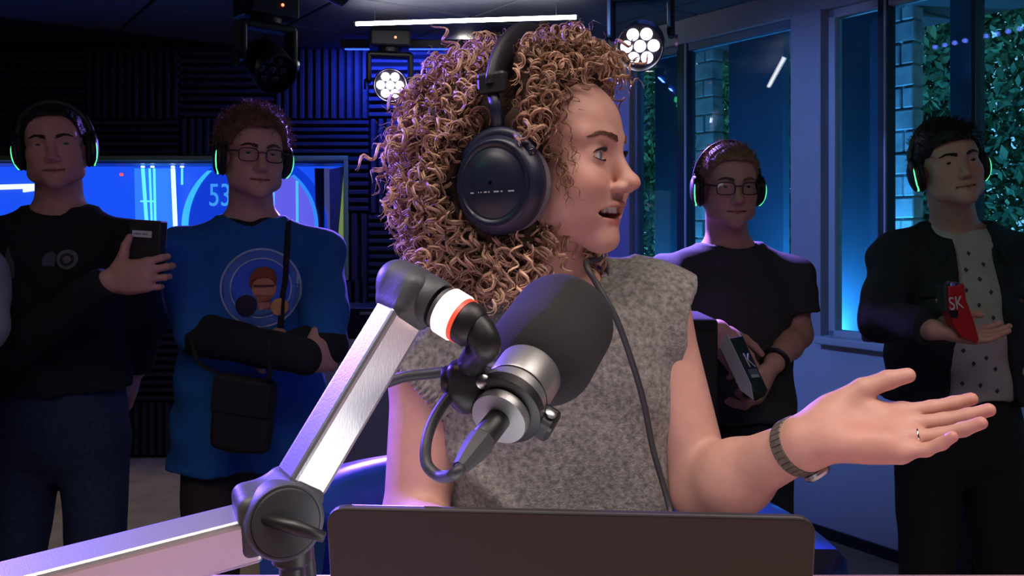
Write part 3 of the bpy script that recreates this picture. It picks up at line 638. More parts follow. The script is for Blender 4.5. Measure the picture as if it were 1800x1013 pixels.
def eyes(fr, parent, look=(0, 0), iris=(.16, .24, .30), white=1.0):
    """two eyeballs with iris, pupil; look = (yaw to own right, pitch up) in degrees"""
    n, m = 40, 24
    for s in LR:
        B = basis(fr.d((math.sin(math.radians(look[0])), math.cos(math.radians(look[0])), math.sin(math.radians(look[1])))), fr.R[2]); c = fr.w((s*.032, .0672, -.001)); r = .0132*fr.s; V = []; C = []
        for j in range(m+1):
            th = PI*(j/m)**1.6
            for i in range(n):
                a = 2*PI*i/n; V.append(c+r*(B[0]*math.sin(th)*math.cos(a)+B[1]*math.sin(th)*math.sin(a)+B[2]*math.cos(th)))
                d = math.sin(th)*r/fr.s if th < 1.2 else 1
                C.append((.01, .01, .012) if d < .0026 else tuple(np.array(iris)*(.7+.5*random.random())) if d < .0056 else (.03, .04, .05) if d < .0062 else tuple(np.array((.72, .70, .68))*white))
        Fq = [(j*n+i, j*n+(i+1) % n, (j+1)*n+(i+1) % n, (j+1)*n+i) for j in range(m) for i in range(n)]
        meshobj('eyeball', npmesh('eyeball', np.array(V), np.array(Fq), True, np.array(C)), m_eye, parent)
def brow(fr, parent, S, m, lift=0.0, thick=.0032, n=90, inner=.010, outer=.047):
    """eyebrows of short hairs laid on the skin"""
    g = np.random.default_rng(3); V0 = []
    for s in LR:
        mb = MB()
        t = g.random(n); x = inner+(outer-inner)*t; z = .0185+lift+.0075*np.sin(np.clip(t*1.25, 0, 1)*PI*.62)-.004*np.clip(t-.7, 0, 1)/.3+(g.random(n)-.5)*2*thick*(1-.75*t)
        st = np.stack([s*x, np.full(n, .11), z], 1); en = np.stack([s*(x+.006), np.full(n, .11), z+.0022*(1-1.6*t)], 1)
        A = trace(S, fr.w(st), -fr.R[1]); E = trace(S, fr.w(en), -fr.R[1])
        for p, q in zip(A, E): mb.tube([p+fr.R[1]*.0003, (p+q)/2+fr.R[1]*.0012, q+fr.R[1]*.0004], [.0007*fr.s, .0008*fr.s, .0003*fr.s], 3)
        mb.build('eyebrow', m, parent)['kind'] = 'stuff'
def lashes(fr, parent, m, ho=.0058, lower=True):
    for s in LR:
        mb = MB(); R = rotmat((0, 0, 1), s*.30)
        for up in ((1, -1) if lower else (1,)):
            for t in np.linspace(-.95, .95, 17):
                x = .0125*t; z = up*ho*math.sqrt(max(0, 1-t*t))
                p = np.array((s*.0325, .0, -.0005))+np.array((x, 0, z)); dx, dz = p[0]-s*.032, p[2]+.001; y = .0675+math.sqrt(max(1e-8, .0150**2-dx*dx-dz*dz))
                p[1] = y; L = .0065 if up > 0 else .003; q = p+np.array((x*.25, L*.8, up*L*.55)); mb.tube([fr.w(p), fr.w((p+q)/2+(0, .0008, 0)), fr.w(q)], [.0006, .0005, .0002], 3)
            arc_ = []
            for t in np.linspace(-.98, .98, 15):
                x = .0125*t; z = up*ho*math.sqrt(max(0, 1-t*t)); p = np.array((s*.0325+x, 0, z-.0005)); dx, dz = p[0]-s*.032, p[2]+.001; p[1] = .0676+math.sqrt(max(1e-8, .0150**2-dx*dx-dz*dz)); arc_.append(fr.w(p))
            mb.tube(arc_, .0008 if up > 0 else .0004, 5)
        mb.build('eyelashes', m, parent)['kind'] = 'stuff'
def add_hand(S, w, f, n, thumb, L=.18, mcp=(10, 10, 12, 15), pip=(20, 20, 22, 25), dip=(12, 12, 12, 14), spread=(8, 2, -4, -11), th=None, k=.006):
    """w wrist centre, f pointing to the fingers, n where the palm faces, thumb = direction of the thumb side.
    th = four thumb points (palm frame: along f, along thumb side, along n), as fractions of L"""
    f = unit(f); n = unit(np.array(n)-f*np.dot(n, f)); s = unit(np.array(thumb)-f*np.dot(thumb, f)-n*np.dot(thumb, n)); w = np.array(w, float)
    q = lambda a, b, c: w+L*(f*a+s*b+n*c)
    bases = [(.505, .165, .0), (.525, .052, .006), (.495, -.062, .004), (.445, -.165, -.006)]; lens = (.40, .445, .415, .32); rad = (.0485, .049, .046, .040)
    for (b, wx) in zip(bases, (.085, .03, -.03, -.085)):
        S.add(cap(q(.02, wx, 0), q(*b), .066*L, .062*L), .012)
    S.add(ell(q(.28, 0, .0), np.array((.26, .20, .085))*L, np.array([f, s, n])), .015)
    S.add(ell(q(.20, .135, .055), np.array((.19, .085, .085))*L, np.array([f, s, n])), .014); S.add(ell(q(.22, -.135, .05), np.array((.19, .075, .075))*L, np.array([f, s, n])), .014)
    tips = []; segs = []
    for i in range(4):
        a = math.radians(spread[i]); d0 = f*math.cos(a)+s*math.sin(a); p = q(*bases[i]); ang = 0; r = rad[i]*L
        for j, (fr_, bd) in enumerate(zip((.44, .31, .25), (mcp[i], pip[i], dip[i]))):
            ang += math.radians(bd); d = d0*math.cos(ang)+n*math.sin(ang); e = p+d*lens[i]*fr_*L
            segs.append((p, e, r)); S.add(cap(p, e, r*(1-.07*j), r*(.95-.08*j)), .0035 if j else .007); p = e
        tips.append((p, d, r))
    th = th or [(.10, .15, .06), (.30, .30, .12), (.47, .36, .13), (.60, .38, .13)]
    pts = [q(*t) for t in th]; rr = (.085, .066, .056, .046)
    for j in range(3): S.add(cap(pts[j], pts[j+1], rr[j]*L, rr[j+1]*L), .010 if j == 0 else .004)
    return tips, pts, segs
def strands(name, m, parent, roots, dirs, L, rad, curl=0, wave=.016, n=20, sides=3, grav=.0, cols=None, g=rng, ends=None, reject=None, flat=.55, bundle=1):
    """tubes of hair: vectorised helices; all in one mesh"""
    ph0 = g.random((len(roots), 1, 1))*6.28; sg0 = np.where(g.random((len(roots), 1, 1)) < .5, -1, 1); a0 = g.normal(size=(len(roots), 3))
    if bundle > 1:
        rep = lambda x: np.repeat(x, bundle, 0) if np.ndim(x) else x
        roots, dirs, L, rad, curl, wave, ph0, sg0, a0 = map(rep, (roots, dirs, L, rad, curl, wave, ph0, sg0, a0)); M_ = len(roots)
        cols = np.repeat(cols, bundle, 0)*g.uniform(.8, 1.2, (M_, 1)); roots = roots+g.normal(size=(M_, 3))*.0009; ph0 = ph0+g.normal(size=(M_, 1, 1))*.30; curl = curl*g.uniform(.85, 1.15, M_); L = L*g.uniform(.9, 1.1, M_)
    N = len(roots); t = np.linspace(0, 1, n)[None, :, None]; L = np.broadcast_to(L, (N,))[:, None, None]
    d = dirs/np.linalg.norm(dirs, axis=1)[:, None]; d2 = d.copy(); d2[:, 2] -= grav; d2 /= np.linalg.norm(d2, axis=1)[:, None]
    path = roots[:, None, :]+L*(t*d[:, None, :]*(1-t*.5)+t*t*.5*d2[:, None, :])
    a = np.cross(d, a0); a /= np.linalg.norm(a, axis=1)[:, None]; b = np.cross(d, a)
    if np.ndim(curl) or curl:
        c = np.broadcast_to(curl, (N,))[:, None, None]; ph = ph0; sg = sg0; om = 6.283*L*t/np.broadcast_to(wave, (N,))[:, None, None]
        env = np.clip(t*4, .25, 1)*(1-.25*t)
        path = path+c*env*(a[:, None]*np.cos(om*sg+ph)+b[:, None]*np.sin(om*sg+ph)-a[:, None]*np.cos(ph)*.25)
    if reject is not None:
        bad = reject(path.reshape(-1, 3)).reshape(N, n).any(1); path = path[~bad]; N = len(path); rad = rad[~bad] if np.ndim(rad) else rad; cols = cols[~bad] if cols is not None else None
    T = np.gradient(path, axis=1); T /= np.linalg.norm(T, axis=2, keepdims=True)+1e-12
    ref = np.cross(T, np.roll(T, 1, 1)+np.array((.01, .02, .3))); ref /= np.linalg.norm(ref, axis=2, keepdims=True)+1e-12; y = np.cross(T, ref)
    r = np.broadcast_to(rad, (N,))[:, None, None]*(np.clip((1-t)*5, .3, 1))
    ring = [path+r*(ref*math.cos(2*PI*k/sides)+flat*y*math.sin(2*PI*k/sides)) for k in range(sides)]
    V = np.stack(ring, 2).reshape(-1, 3)
    base = (np.arange(N)[:, None]*n+np.arange(n-1)[None])[..., None]*sides+np.arange(sides)[None, None]; nx = (np.arange(N)[:, None]*n+np.arange(n-1)[None])[..., None]*sides+((np.arange(sides)+1) % sides)[None, None]
    Fq = np.stack([base, nx, nx+sides, base+sides], -1).reshape(-1, 4)
    C = np.repeat(cols, n*sides, 0) if cols is not None else None
    o = meshobj(name, npmesh(name, V, Fq, True, C), m, parent); o['kind'] = 'stuff'; return o
def sample_surface(V, Q, n, g):
    A = V[Q[:, 0]]; B = V[Q[:, 1]]; C = V[Q[:, 2]]; D = V[Q[:, 3]]; ar = np.linalg.norm(np.cross(C-A, D-B), axis=1); i = g.choice(len(Q), n, p=ar/ar.sum())
    u, v = g.random((n, 1)), g.random((n, 1)); p = (1-u)*(1-v)*A[i]+u*(1-v)*B[i]+u*v*C[i]+(1-u)*v*D[i]
    return p
def grad(S, p, e=.003):
    d0 = S.ev(p); g = np.stack([S.ev(p+np.eye(3)[i]*e)-d0 for i in range(3)], 1); return g/(np.linalg.norm(g, axis=1)[:, None]+1e-9)
def decal(name, poly, fr_o, B, S, m, parent, off=.0015, res=.006, th=.0008):
    """flat print: polygon (metres, in rows B[0],B[1] round fr_o) laid on surface S along -B[2]"""
    import bmesh
    bm = bmesh.new(); vs_ = [bm.verts.new((x, y, 0)) for x, y in poly]; f = bm.faces.new(vs_)
    bmesh.ops.triangulate(bm, faces=[f]); x0 = min(p[0] for p in poly); x1 = max(p[0] for p in poly); y0 = min(p[1] for p in poly); y1 = max(p[1] for p in poly)
    for ax, lo, hi in ((0, x0, x1), (1, y0, y1)):
        for c in np.arange(lo+res, hi, res):
            co = [0, 0, 0]; co[ax] = c; no = [0, 0, 0]; no[ax] = 1
            bmesh.ops.bisect_plane(bm, geom=bm.verts[:]+bm.edges[:]+bm.faces[:], plane_co=co, plane_no=no)
    bmesh.ops.triangulate(bm, faces=bm.faces[:]); V = np.array([v.co[:] for v in bm.verts]); bm.verts.index_update(); Fs = np.array([[v.index for v in f.verts] for f in bm.faces]); bm.free()
    B = np.array(B); Wp = np.array(fr_o)+V[:, :1]*B[0]+V[:, 1:2]*B[1]+B[2]*.12; Wp = trace(S, Wp, -B[2])+B[2]*off
    o = meshobj(name, npmesh(name, Wp, Fs), m, parent); md = o.modifiers.new('s', 'SOLIDIFY'); md.thickness = th; return o
circ = lambda r, n=40, cx=0, cy=0, sx=1, a0=0, a1=360: [(cx+r*sx*math.cos(a), cy+r*math.sin(a)) for a in np.radians(np.linspace(a0, a1, n, endpoint=(a1-a0) != 360))]
def spectacles(label, fr, m, w=.047, h=.034, rim=.0016):
    t = thing('eyeglasses', label, 'glasses', fr.w((0, .095, -.004)), 'eyeglasses')
    for s in LR:
        pts = []
        for a in np.linspace(0, 2*PI, 28, endpoint=False):
            ca, sa = math.cos(a), math.sin(a); x = s*.034+np.sign(ca)*abs(ca)**.55*w/2; z = -.006+np.sign(sa)*abs(sa)**.6*h/2; pts.append(fr.w((x, .0985-abs(x)*.16-.004*(x/.05)**2, z)))
        r_ = MB().tube(pts, rim*fr.s, 6, closed=True).build('rim', m, t, smooth=True)
        c = np.mean(pts, 0); V = np.vstack([pts, [c]]); nn = len(pts); Fs = np.array([(i, (i+1) % nn, nn) for i in range(nn)]); meshobj('lens', npmesh('lens', V, Fs), MATS.get('spec_glass') or glassmat('spec_glass', (.95, .96, .97)), r_)
        MB().tube([fr.w((s*.0565, .089, .002)), fr.w((s*.073, .08, .003)), fr.w((s*.079, .03, .001)), fr.w((s*.08, -.02, -.004))], .0016*fr.s, 6, flat=1.8).build('temple', m, t, smooth=True)
    MB().tube([fr.w((-.0115, .0975, .0)), fr.w((0, .1015, .003)), fr.w((.0115, .0975, .0))], .0017*fr.s, 6).build('bridge', m, t, smooth=True)
    return t
m_green = emat('led_green', (.08, .85, .28), 2.2)
m_pad = mat('ear_pad', (.012, .012, .014), .7, bump=.2, bscale=300)
def headset(label, fr, pads=True, glow=2.2, band_r=.106, dx=.0):
    """closed headset with a lit green strip on the outer shell of each cup"""
    t = thing('headset', label, 'headphones', fr.w((0, 0, -.05)), 'green lit headsets')
    pts = [fr.w((x, -.012, z)) for x, z in [(.090*math.cos(a), .010+band_r*math.sin(a)) for a in np.linspace(-.05, PI+.05, 33)]]
    MB().tube(pts, .011*fr.s, 10, flat=.45, up=fr.R[1]).build('headband', m_black, t, smooth=True)
    for s in LR:
        c = fr.w((s*.072, -.006, -.016)); ax = fr.d((s, -.08, -.05))
        MB().lathe(c, ax, [(.026*fr.s, .0), (.038*fr.s, .002), (.041*fr.s, .007), (.038*fr.s, .013), (.03*fr.s, .014)], 28, up=fr.R[2], sy=1.15).build('ear_pad', m_pad, t, smooth=True)
        sh = MB().lathe(c+unit(ax)*.012*fr.s, ax, [(.036*fr.s, 0), (.039*fr.s, .004), (.036*fr.s, .013), (.025*fr.s, .019), (.004*fr.s, .021)], 28, up=fr.R[2], sy=1.18).build('cup', m_black, t, smooth=True)
        B = basis(ax, fr.R[2]); fw = fr.R[1]; up = fr.R[2]; o = c+unit(ax)*.030*fr.s
        arc2 = [o+fr.s*(fw*(.030*math.cos(a)+.002)+up*.041*math.sin(a))-unit(ax)*abs(math.sin(a))**2*.012*fr.s for a in np.linspace(-1.35, 1.2, 18)]
        MB().tube(arc2, np.concatenate([np.linspace(.0042, .002, 9), np.linspace(.002, .0034, 9)])*fr.s, 6).build('light_strip', m_green, sh, smooth=True)
        MB().tube([fr.w((s*.090, -.012, .035)), fr.w((s*.096, -.008, .0))], .006*fr.s, 8, flat=1.6).build('slider', m_black, t, smooth=True)
    return t
# ================================================================ THE WOMAN
woman = thing('person', 'curly haired person in grey knit vest with one palm raised', 'person', (.05, 1.08, .75))
WH = P(967, 284, 1.03)
wf = face_frame(WH, 61, 2, 0, 1.0, .83)
S = SDF(); add_head(S, wf, fem=True, smile=True, jaw=.94)
skin = SK['f']
S.paint(ell((0, -.045, .05), (.09, .085, .10)), (.07, .034, .02), .01, wf)
# neck, shoulders, chest
nb = P(965, 505, 1.085); nt = wf.w((0, -.022, -.065))
S.add(cap(nt, nb, .047, .052), .03); S.add(cap(wf.w((0, -.03, -.03)), nt, .05, .047), .03)
shL, shR = P(1150, 548, 1.09), P(752, 640, 1.05)
S.add(cap(nb+(0, .01, -.035), shL+(-.01, 0, 0), .042, .042), .05); S.add(cap(nb+(0, .01, -.035), shR, .042, .042), .05)
S.add(loft([(.80, .045, 1.09, .13, .085), (1.05, .045, 1.09, .115, .075), (1.2, .045, 1.09, .13, .085), (1.32, .045, 1.09, .12, .075), (1.36, .045, 1.09, .06, .04)]), .04)
# collar bones
for e in (shL, shR): S.add(cap(nb+(.012*np.sign(e[0]-nb[0]), -.052, -.028), nb*.45+e*.55+(0, -.038, -.012), .006), .015)
# left arm (picture right) with the open palm
elL, wrL = P(1236, 862, 1.03), P(1418, 778, .885)
S.add(cap(shL, elL, .043, .036), .03); mid = elL*.62+wrL*.38
S.add(cap(elL, mid, .037, .036), .02); S.add(cap(mid, wrL, .0355, .0245), .02); S.add(ell(elL*.7+wrL*.3+(0, 0, -.004), (.04, .045, .036)), .02)
hf = unit(P(1640, 757, .850)-P(1428, 764, .885))
tipsL, thumbL, segL = add_hand(S, P(1436, 764, .882), hf, (-.05, -.52, .84), (0.02, .84, .52), L=.168, mcp=(2, 4, 8, 14), pip=(6, 8, 12, 20), dip=(4, 6, 8, 12), spread=(6, 2, -2, -6),
    th=[(.12, .15, .08), (.30, .22, .15), (.45, .26, .18), (.565, .28, .19)])
S.add(cap(wrL, P(1450, 760, .882), .0245, .026), .02)
# right arm (picture left) resting on the desk behind the laptop
elR, wrR = P(728, 925, 1.02), P(830, 985, .83)
S.add(cap(shR, elR, .044, .037), .03); S.add(cap(elR, wrR, .037, .026), .02)
add_hand(S, wrR+(.0, -.01, .0), (.75, -.6, -.05), (0, 0, -1), (-.5, -.6, 0), L=.17, mcp=(12,)*4, pip=(25,)*4)
for p_ in tipsL: S.paint(ell(p_[0], .012), (skin[0]*1.02, skin[1]*.78, skin[2]*.78), .02, None, .6)
S.paint(ell(P(1500, 770, .86), (.06, .05, .03)), (skin[0]*1.02, skin[1]*.86, skin[2]*.84), .05, None, .6)
body = S.build('body', .0022, m_skin, woman, base=skin)
BODY_W = S
eyes(wf, woman, (-10, 0), (.15, .24, .32))
m_brow = mat('brow_brown', (.19, .10, .06), .6); m_lash = mat('lash', (.012, .01, .01), .6)
brow(wf, woman, S, m_brow, -.0015, .0036, 130); lashes(wf, woman, m_lash)
# teeth
def teeth(zc, up, nn, wid, hgt, yf):
    for i in range(nn):
        x = (i-(nn-1)/2)*wid; y = yf-.0135*(x/.02)**2; th = .0045; mb = MB()
        hh = hgt*(1.05 if abs(i-(nn-1)/2) < 1 else .92)
        Rz = rotmat((0, 0, 1), x*18)
        mb.box((x, y, zc), (wid*.95, .005, hh), Rz); v = wf.w(np.array(mb.v)); mb.v = [tuple(q) for q in v]
        mb.build('tooth', MATS.get('enamel') or mat('enamel', (.72, .68, .62), .25), woman, bevel=.0012)
teeth(-.0715+.0000, 1, 10, .0056, .0112, .0800); teeth(-.0715-.0150, -1, 8, .0046, .004, .0690)
# ---- hair
H = SDF()
hfr = Frame(wf.o+(0, 0, .011), wf.R)      # hair is shaped in an unshortened frame
hl = lambda c, r, k=.03: H.add(ell(c, r), k, hfr)
hl((0, -.088, -.018), (.128, .105, .148)); hl((0, .012, .090), (.086, .058, .056), .02); hl((0, -.03, .07), (.085, .09, .075), .03)
for s in LR: hl((s*.066, .026, .035), (.030, .034, .062), .02); hl((s*.068, -.02, -.092), (.040, .046, .058), .02); hl((s*.07, .012, -.03), (.022, .026, .06), .02)
def lobes(p): return -.007*wob(p, 60)-.006*wob(p, 105, 1.3)
def facecut(p):
    q = wf.l(p); y, z, x = q[:, 1], q[:, 2], np.abs(q[:, 0])
    return y-(.046+np.clip(.012*(z-.02)/.06, 0, .012)+np.clip((z-.070)*1.6, 0, .06))
H.disp(lobes); H.inter(facecut)
BC = lambda p: wf.l(p)
CUP = (.098, -.012, -.040)
def band_near(p, m=.0):
    q = wf.l(p); ang = np.arctan2(q[:, 2]-.0, q[:, 0]); rr = np.hypot(q[:, 0]/.104, (q[:, 2])/.142)
    inb = (np.abs(q[:, 1]+.012) < .015+m) & (rr > .93) & (q[:, 2] > -.02)
    cup = (q[:, 0] > .066) & (np.hypot(q[:, 1]-CUP[1], q[:, 2]-CUP[2]) < .058+m)
    cup |= (q[:, 0] < -.066) & (np.hypot(q[:, 1]-CUP[1], q[:, 2]-CUP[2]) < .058+m)
    return inb | cup
hv, hq = H.polygonize(.006)
m_hair = mat('curly_hair', (.2, .1, .06), .42, vcol=True, spec=.45)
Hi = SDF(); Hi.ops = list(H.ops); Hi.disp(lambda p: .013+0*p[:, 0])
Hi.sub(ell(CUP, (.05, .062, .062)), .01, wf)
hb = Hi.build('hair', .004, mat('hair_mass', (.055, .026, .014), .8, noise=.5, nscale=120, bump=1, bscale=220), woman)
NC = 2300
g = np.random.default_rng(11)
rp = sample_surface(hv, hq, NC, g); nn_ = grad(H, rp)
keep = facecut(rp) < -.002; rp = rp[keep]; nn_ = nn_[keep]; N = len(rp)
rp = rp-nn_*(g.random(N)**1.3*.018+.002)[:, None]
dn = np.tile((0, 0, -1.), (N, 1))+g.normal(size=(N, 3))*.42; dn += (rp-wf.w((0, -.04, .05)))*3.0
dn -= nn_*((dn*nn_).sum(1)-.10)[:, None]
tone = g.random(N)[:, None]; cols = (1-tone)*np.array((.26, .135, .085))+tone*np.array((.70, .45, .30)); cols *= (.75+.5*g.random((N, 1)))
def rej(p):
    q = wf.l(p); face = (facecut(p) > .006) & (q[:, 1] > .03)
    cheek = (q[:, 1] > .058) & (q[:, 2] < .055)
    return face | cheek | band_near(p) | (q[:, 2] < -.21) | (q[:, 2] > .164)
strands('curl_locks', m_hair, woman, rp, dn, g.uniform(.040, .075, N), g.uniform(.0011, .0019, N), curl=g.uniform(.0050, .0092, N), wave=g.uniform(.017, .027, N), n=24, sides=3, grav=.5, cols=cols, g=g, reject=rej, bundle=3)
# loose fine hairs round the outline
N2 = 900; rp2 = sample_surface(hv, hq, N2, g); n2 = grad(H, rp2); rp2 -= n2*.004; d2 = n2*.8+g.normal(size=(N2, 3))*.6+np.array((0, 0, -.25)); c2_ = np.tile((.36, .19, .10), (N2, 1))*(.7+.6*g.random((N2, 1)))
strands('loose_hairs', m_hair, woman, rp2, d2, g.uniform(.018, .040, N2), .0005, curl=g.uniform(.003, .007, N2), wave=g.uniform(.012, .02, N2), n=13, sides=3, grav=.4, cols=c2_, g=g, reject=rej)
# wisps over temple and forehead
N3 = 34; tt = g.random(N3); x3 = .050+.016*g.random(N3); st = np.stack([x3, .036+.018*g.random(N3), .085-.11*tt], 1); r3 = trace(BODY_W, wf.w(st+np.array((.03, .02, 0))), -wf.d((.8, .6, 0)))+wf.d((.004, .003, 0))
strands('temple_wisps', m_hair, woman, r3, np.tile(wf.d((.05, .25, -1)), (N3, 1))+g.normal(size=(N3, 3))*.2, g.uniform(.02, .045, N3), .0007, curl=g.uniform(.002, .005, N3), wave=.018, n=22, sides=3, grav=.2, cols=np.tile((.28, .14, .075), (N3, 1)), g=g)
# ---- vest
V_ = SDF()
lv = []
for py, xl, xr, ry in [(1120, 790, 1192, .10), (905, 786, 1182, .098), (830, 780, 1186, .10), (740, 762, 1192, .104), (650, 772, 1194, .106), (590, 800, 1190, .098), (545, 850, 1160, .085), (515, 900, 1100, .06)]:
    Y = 1.085; a, b = P(xl, py, Y), P(xr, py, Y); lv.append((a[2], (a[0]+b[0])/2, 1.09, (b[0]-a[0])/2, ry))
V_.add(loft(lv, 2.4), 0)
V_.add(cap(P(1040, 505, 1.10), P(1165, 532, 1.095), .042, .044), .05); V_.add(cap(P(905, 525, 1.09), P(770, 610, 1.06), .045, .05), .06)
slL = (P(1105, 540, 1.10), P(1195, 566, 1.09)); slR = (P(815, 618, 1.07), P(733, 694, 1.045))
V_.add(ccone(slL[0], slL[1], .056, .060, up=(0, 1, 0), sy=.95), .035); V_.add(ccone(slR[0], slR[1], .064, .064, up=(0, 1, 0), sy=.95), .035)
V_.sub(ccone(slL[1]-unit(slL[1]-slL[0])*.02, slL[1]+unit(slL[1]-slL[0])*.05, .052, .055, up=(0, 1, 0), sy=.95), .002); V_.sub(ccone(slR[1]-unit(slR[1]-slR[0])*.02, slR[1]+unit(slR[1]-slR[0])*.05, .058, .059, up=(0, 1, 0), sy=.95), .002)
V_.sub(ell(nb+(0, -.006, .022), (.074, .066, .05)), .008)
def folds(p):
    x, y, z = p[:, 0], p[:, 1], p[:, 2]
    return -.0035*np.sin((x*.9+z*.5)*55+2*np.sin(z*14))*np.clip((1.36-z)*4, 0, 1)-.003*wob(p, 34, .4)-.010*np.exp(-((x+.015+(z-1.13)*1.1)/.022)**2)*np.clip((1.24-z)*9, 0, 1)*np.clip((z-1.06)*12, 0, 1)
V_.disp(folds)
m_knit = mat('grey_knit', (.235, .222, .205), .95, noise=.55, nscale=170, bump=.7, bscale=420, sheen=.25, detail=4)
vest = V_.build('knit_vest', .004, m_knit, woman)
# ribbed sleeve edges and neck band
def rib_ring(c, ax, r, sy, w, n, name, m, up=(0, 1, 0), a0=0, a1=2*PI):
    B = basis(ax, up); mb = MB()
    for a in np.linspace(a0, a1, n, endpoint=False):
        p = c+B[0]*r*math.cos(a)+B[1]*r*sy*math.sin(a); mb.tube([p-B[2]*w, p-B[2]*w*.3, p+B[2]*w*.2], [.0016, .0034, .0022], 5)
    o = mb.build(name, m, woman, smooth=True); o['kind'] = 'stuff'; return o
for (a, b), r in ((slL, .0575), (slR, .0630)): rib_ring(b, b-a, r, .95, .024, 58, 'ribbed_cuff', m_knit)
rings = [nb+(.072*math.cos(a), -.006+.066*math.sin(a), .0) for a in np.linspace(0, 2*PI, 60, endpoint=False)]
nbp = trace(V_, np.array(rings)+(0, 0, .09), (0, 0, -1)); MB().tube(nbp+(0, 0, .001), .0055, 8, closed=True).build('neck_band', m_knit, woman, smooth=True)
# ribbed chest stitching beside the microphone
mb = MB()
for i in range(15):
    t = i/14; c = np.array((950+88*t, 770-105*t)); a = trace(V_, [P(c[0]-9, c[1]-14, .80)], (0, 1, 0))[0]; b = trace(V_, [P(c[0]+13, c[1]+14, .80)], (0, 1, 0))[0]
    mb.tube([a, (a+b)/2+(0, -.001, 0), b], [.0012, .0026, .0012], 5)
mb.build('chest_stitching', m_knit, woman, smooth=True)['kind'] = 'stuff'
# ---- trousers, shoes (seated on the high chair behind the desk)
T_ = SDF(); T_.add(ell((.05, 1.12, .86), (.165, .15, .12)), 0)
for s in LR: T_.add(cap((.05+s*.085, 1.10, .83), (.05+s*.11, .78, .80), .085, .062), .04); T_.add(cap((.05+s*.11, .78, .80), (.05+s*.10, .86, .40), .06, .045), .03)
T_.build('trousers', .013, mat('dark_denim', (.02, .03, .07), .85, bump=.3, bscale=300), woman)
for s in LR:
    sh = SDF(); sh.add(ell((.05+s*.10, .80, .35), (.045, .12, .04)), 0).add(cap((.05+s*.10, .87, .40), (.05+s*.10, .86, .36), .045), .03); sh.build('shoe', .011, mat('white_shoe', (.5, .5, .5), .6), woman)
# ---- necklace, ring, watch
nk = []
for a in np.linspace(-.1, PI+.1, 30):
    nk.append(nb+np.array((.060*math.cos(a), -.058*math.sin(a)+.0, .030-.055*max(0, math.sin(a)))))
nk = np.array(nk); ctr = nb+(0, .0, .02); nk2 = []
for p_ in nk:
    d_ = p_-(nb+(0, .01, p_[2]-nb[2])); d_[2] = 0; u_ = unit(d_); nk2.append(trace(BODY_W, [p_+u_*.06], -u_)[0]+u_*.0015)
neck = MB().tube(nk2, .0011, 6).build('necklace', mat('gold', (.85, .58, .38), .25, 1), smooth=True); tag(neck, 'fine golden necklace round the neck above the grey vest', 'necklace')
pw_ = wrL*.93+elL*.07; ax = unit(wrL-elL)
wt = thing('wristwatch', 'slim bracelet watch on the raised wrist', 'watch', pw_)
rim = lambda r, sy=1: [(pw_+basis(ax)[0]*r*math.cos(a)+basis(ax)[1]*r*sy*math.sin(a)) for a in np.linspace(0, 2*PI, 40, endpoint=False)]
m_band = mat('watch_strap', (.16, .14, .115), .5, .3, noise=.3, nscale=200)
B = basis(ax); rw = .0295
lk = None
for i in range(30):
    a = 2*PI*i/30; c = pw_+B[0]*rw*math.cos(a)+B[1]*rw*math.sin(a); R = np.array([-B[0]*math.sin(a)+B[1]*math.cos(a), B[2], B[0]*math.cos(a)+B[1]*math.sin(a)])
    MB().box(c, (.0058, .016, .003), R).build('strap_link', m_band, wt, bevel=.0008)
fc_ = unit(np.array((.15, .3, -.95))-ax*np.dot((.15, .3, -.95), ax)); MB().lathe(pw_+fc_*(rw), fc_, [(.014, 0), (.015, .003), (.013, .006)], 24).build('watch_case', m_metal, wt, auto=40)
MB().lathe(pw_+fc_*(rw+.0058), fc_, [(.012, 0), (.0118, .0008)], 24).build('dial', mat('dial', (.03, .03, .035), .15), wt)
# ring on the third finger
p0, p1, rr_ = segL[6]; B = basis(p1-p0); rc = p0*.62+p1*.38
tag(MB().tube([rc+B[0]*(rr_+.0008)*math.cos(a)+B[1]*(rr_+.0008)*math.sin(a) for a in np.linspace(0, 2*PI, 28, endpoint=False)], .0012, 6, closed=True).build('finger_ring', mat('silver_ring', (.85, .8, .75), .15, 1), smooth=True), 'thin shiny ring on the raised hand', 'ring')
# ================================================================ DESK, LAPTOP, MICROPHONE, CHAIR
DZ = 1.085
m_desk = mat('desk_top', (.52, .36, .27), .38, noise=.12, nscale=4, stretch=(1, 12, 12))
dk = thing('desk', 'pinkish beige radio desk in the foreground', 'desk', (-.1, .35, 0))
MB().prism([(-1.9, -.35), (1.25, -.35), (1.25, .90), (-.5, .90), (-1.9, 1.03)], (0, 0, DZ-.04), np.eye(3), .04).build('desk_top', m_desk, dk, bevel=.004)
for (x, y) in ((-1.5, -.1), (-1.5, .75), (1.05, -.1), (1.05, .7)): MB().cyl((x, y, 0), (x, y, DZ-.04), .03, n=16).build('leg', m_black, dk)
# ---- laptop, seen from behind
lp = thing('laptop', 'dark grey laptop with raised lid in front of the woman', 'laptop', P(1005, 900, .56)*(1, 1, 0)+(0, 0, DZ))
m_lap = mat('laptop_lid', (.062, .055, .060), .42, .55, noise=.05, nscale=6)
tl, tr_ = P(572, 893, .540), P(1437, 912, .520)
wv = tr_-tl; LW = np.linalg.norm(wv); wx = unit(wv); dn_ = unit(np.array((0, .20, -1.))-wx*np.dot((0, .20, -1.), wx)); nb_ = np.cross(wx, dn_)   # down the lid; towards the camera
LH = (tl[2]-DZ-.016)/-dn_[2]
def rrect(w, h, r, n=6, bottom=True):
    pts = []
    for (cx, cy, a0) in ((r, r, 180), (w-r, r, 270)): pts += [(cx+r*math.cos(math.radians(a)), cy+r*math.sin(math.radians(a))) for a in np.linspace(a0, a0+90, n)]
    return pts+[(w, h), (0, h)]
if nb_[1] > 0: nb_ = -nb_
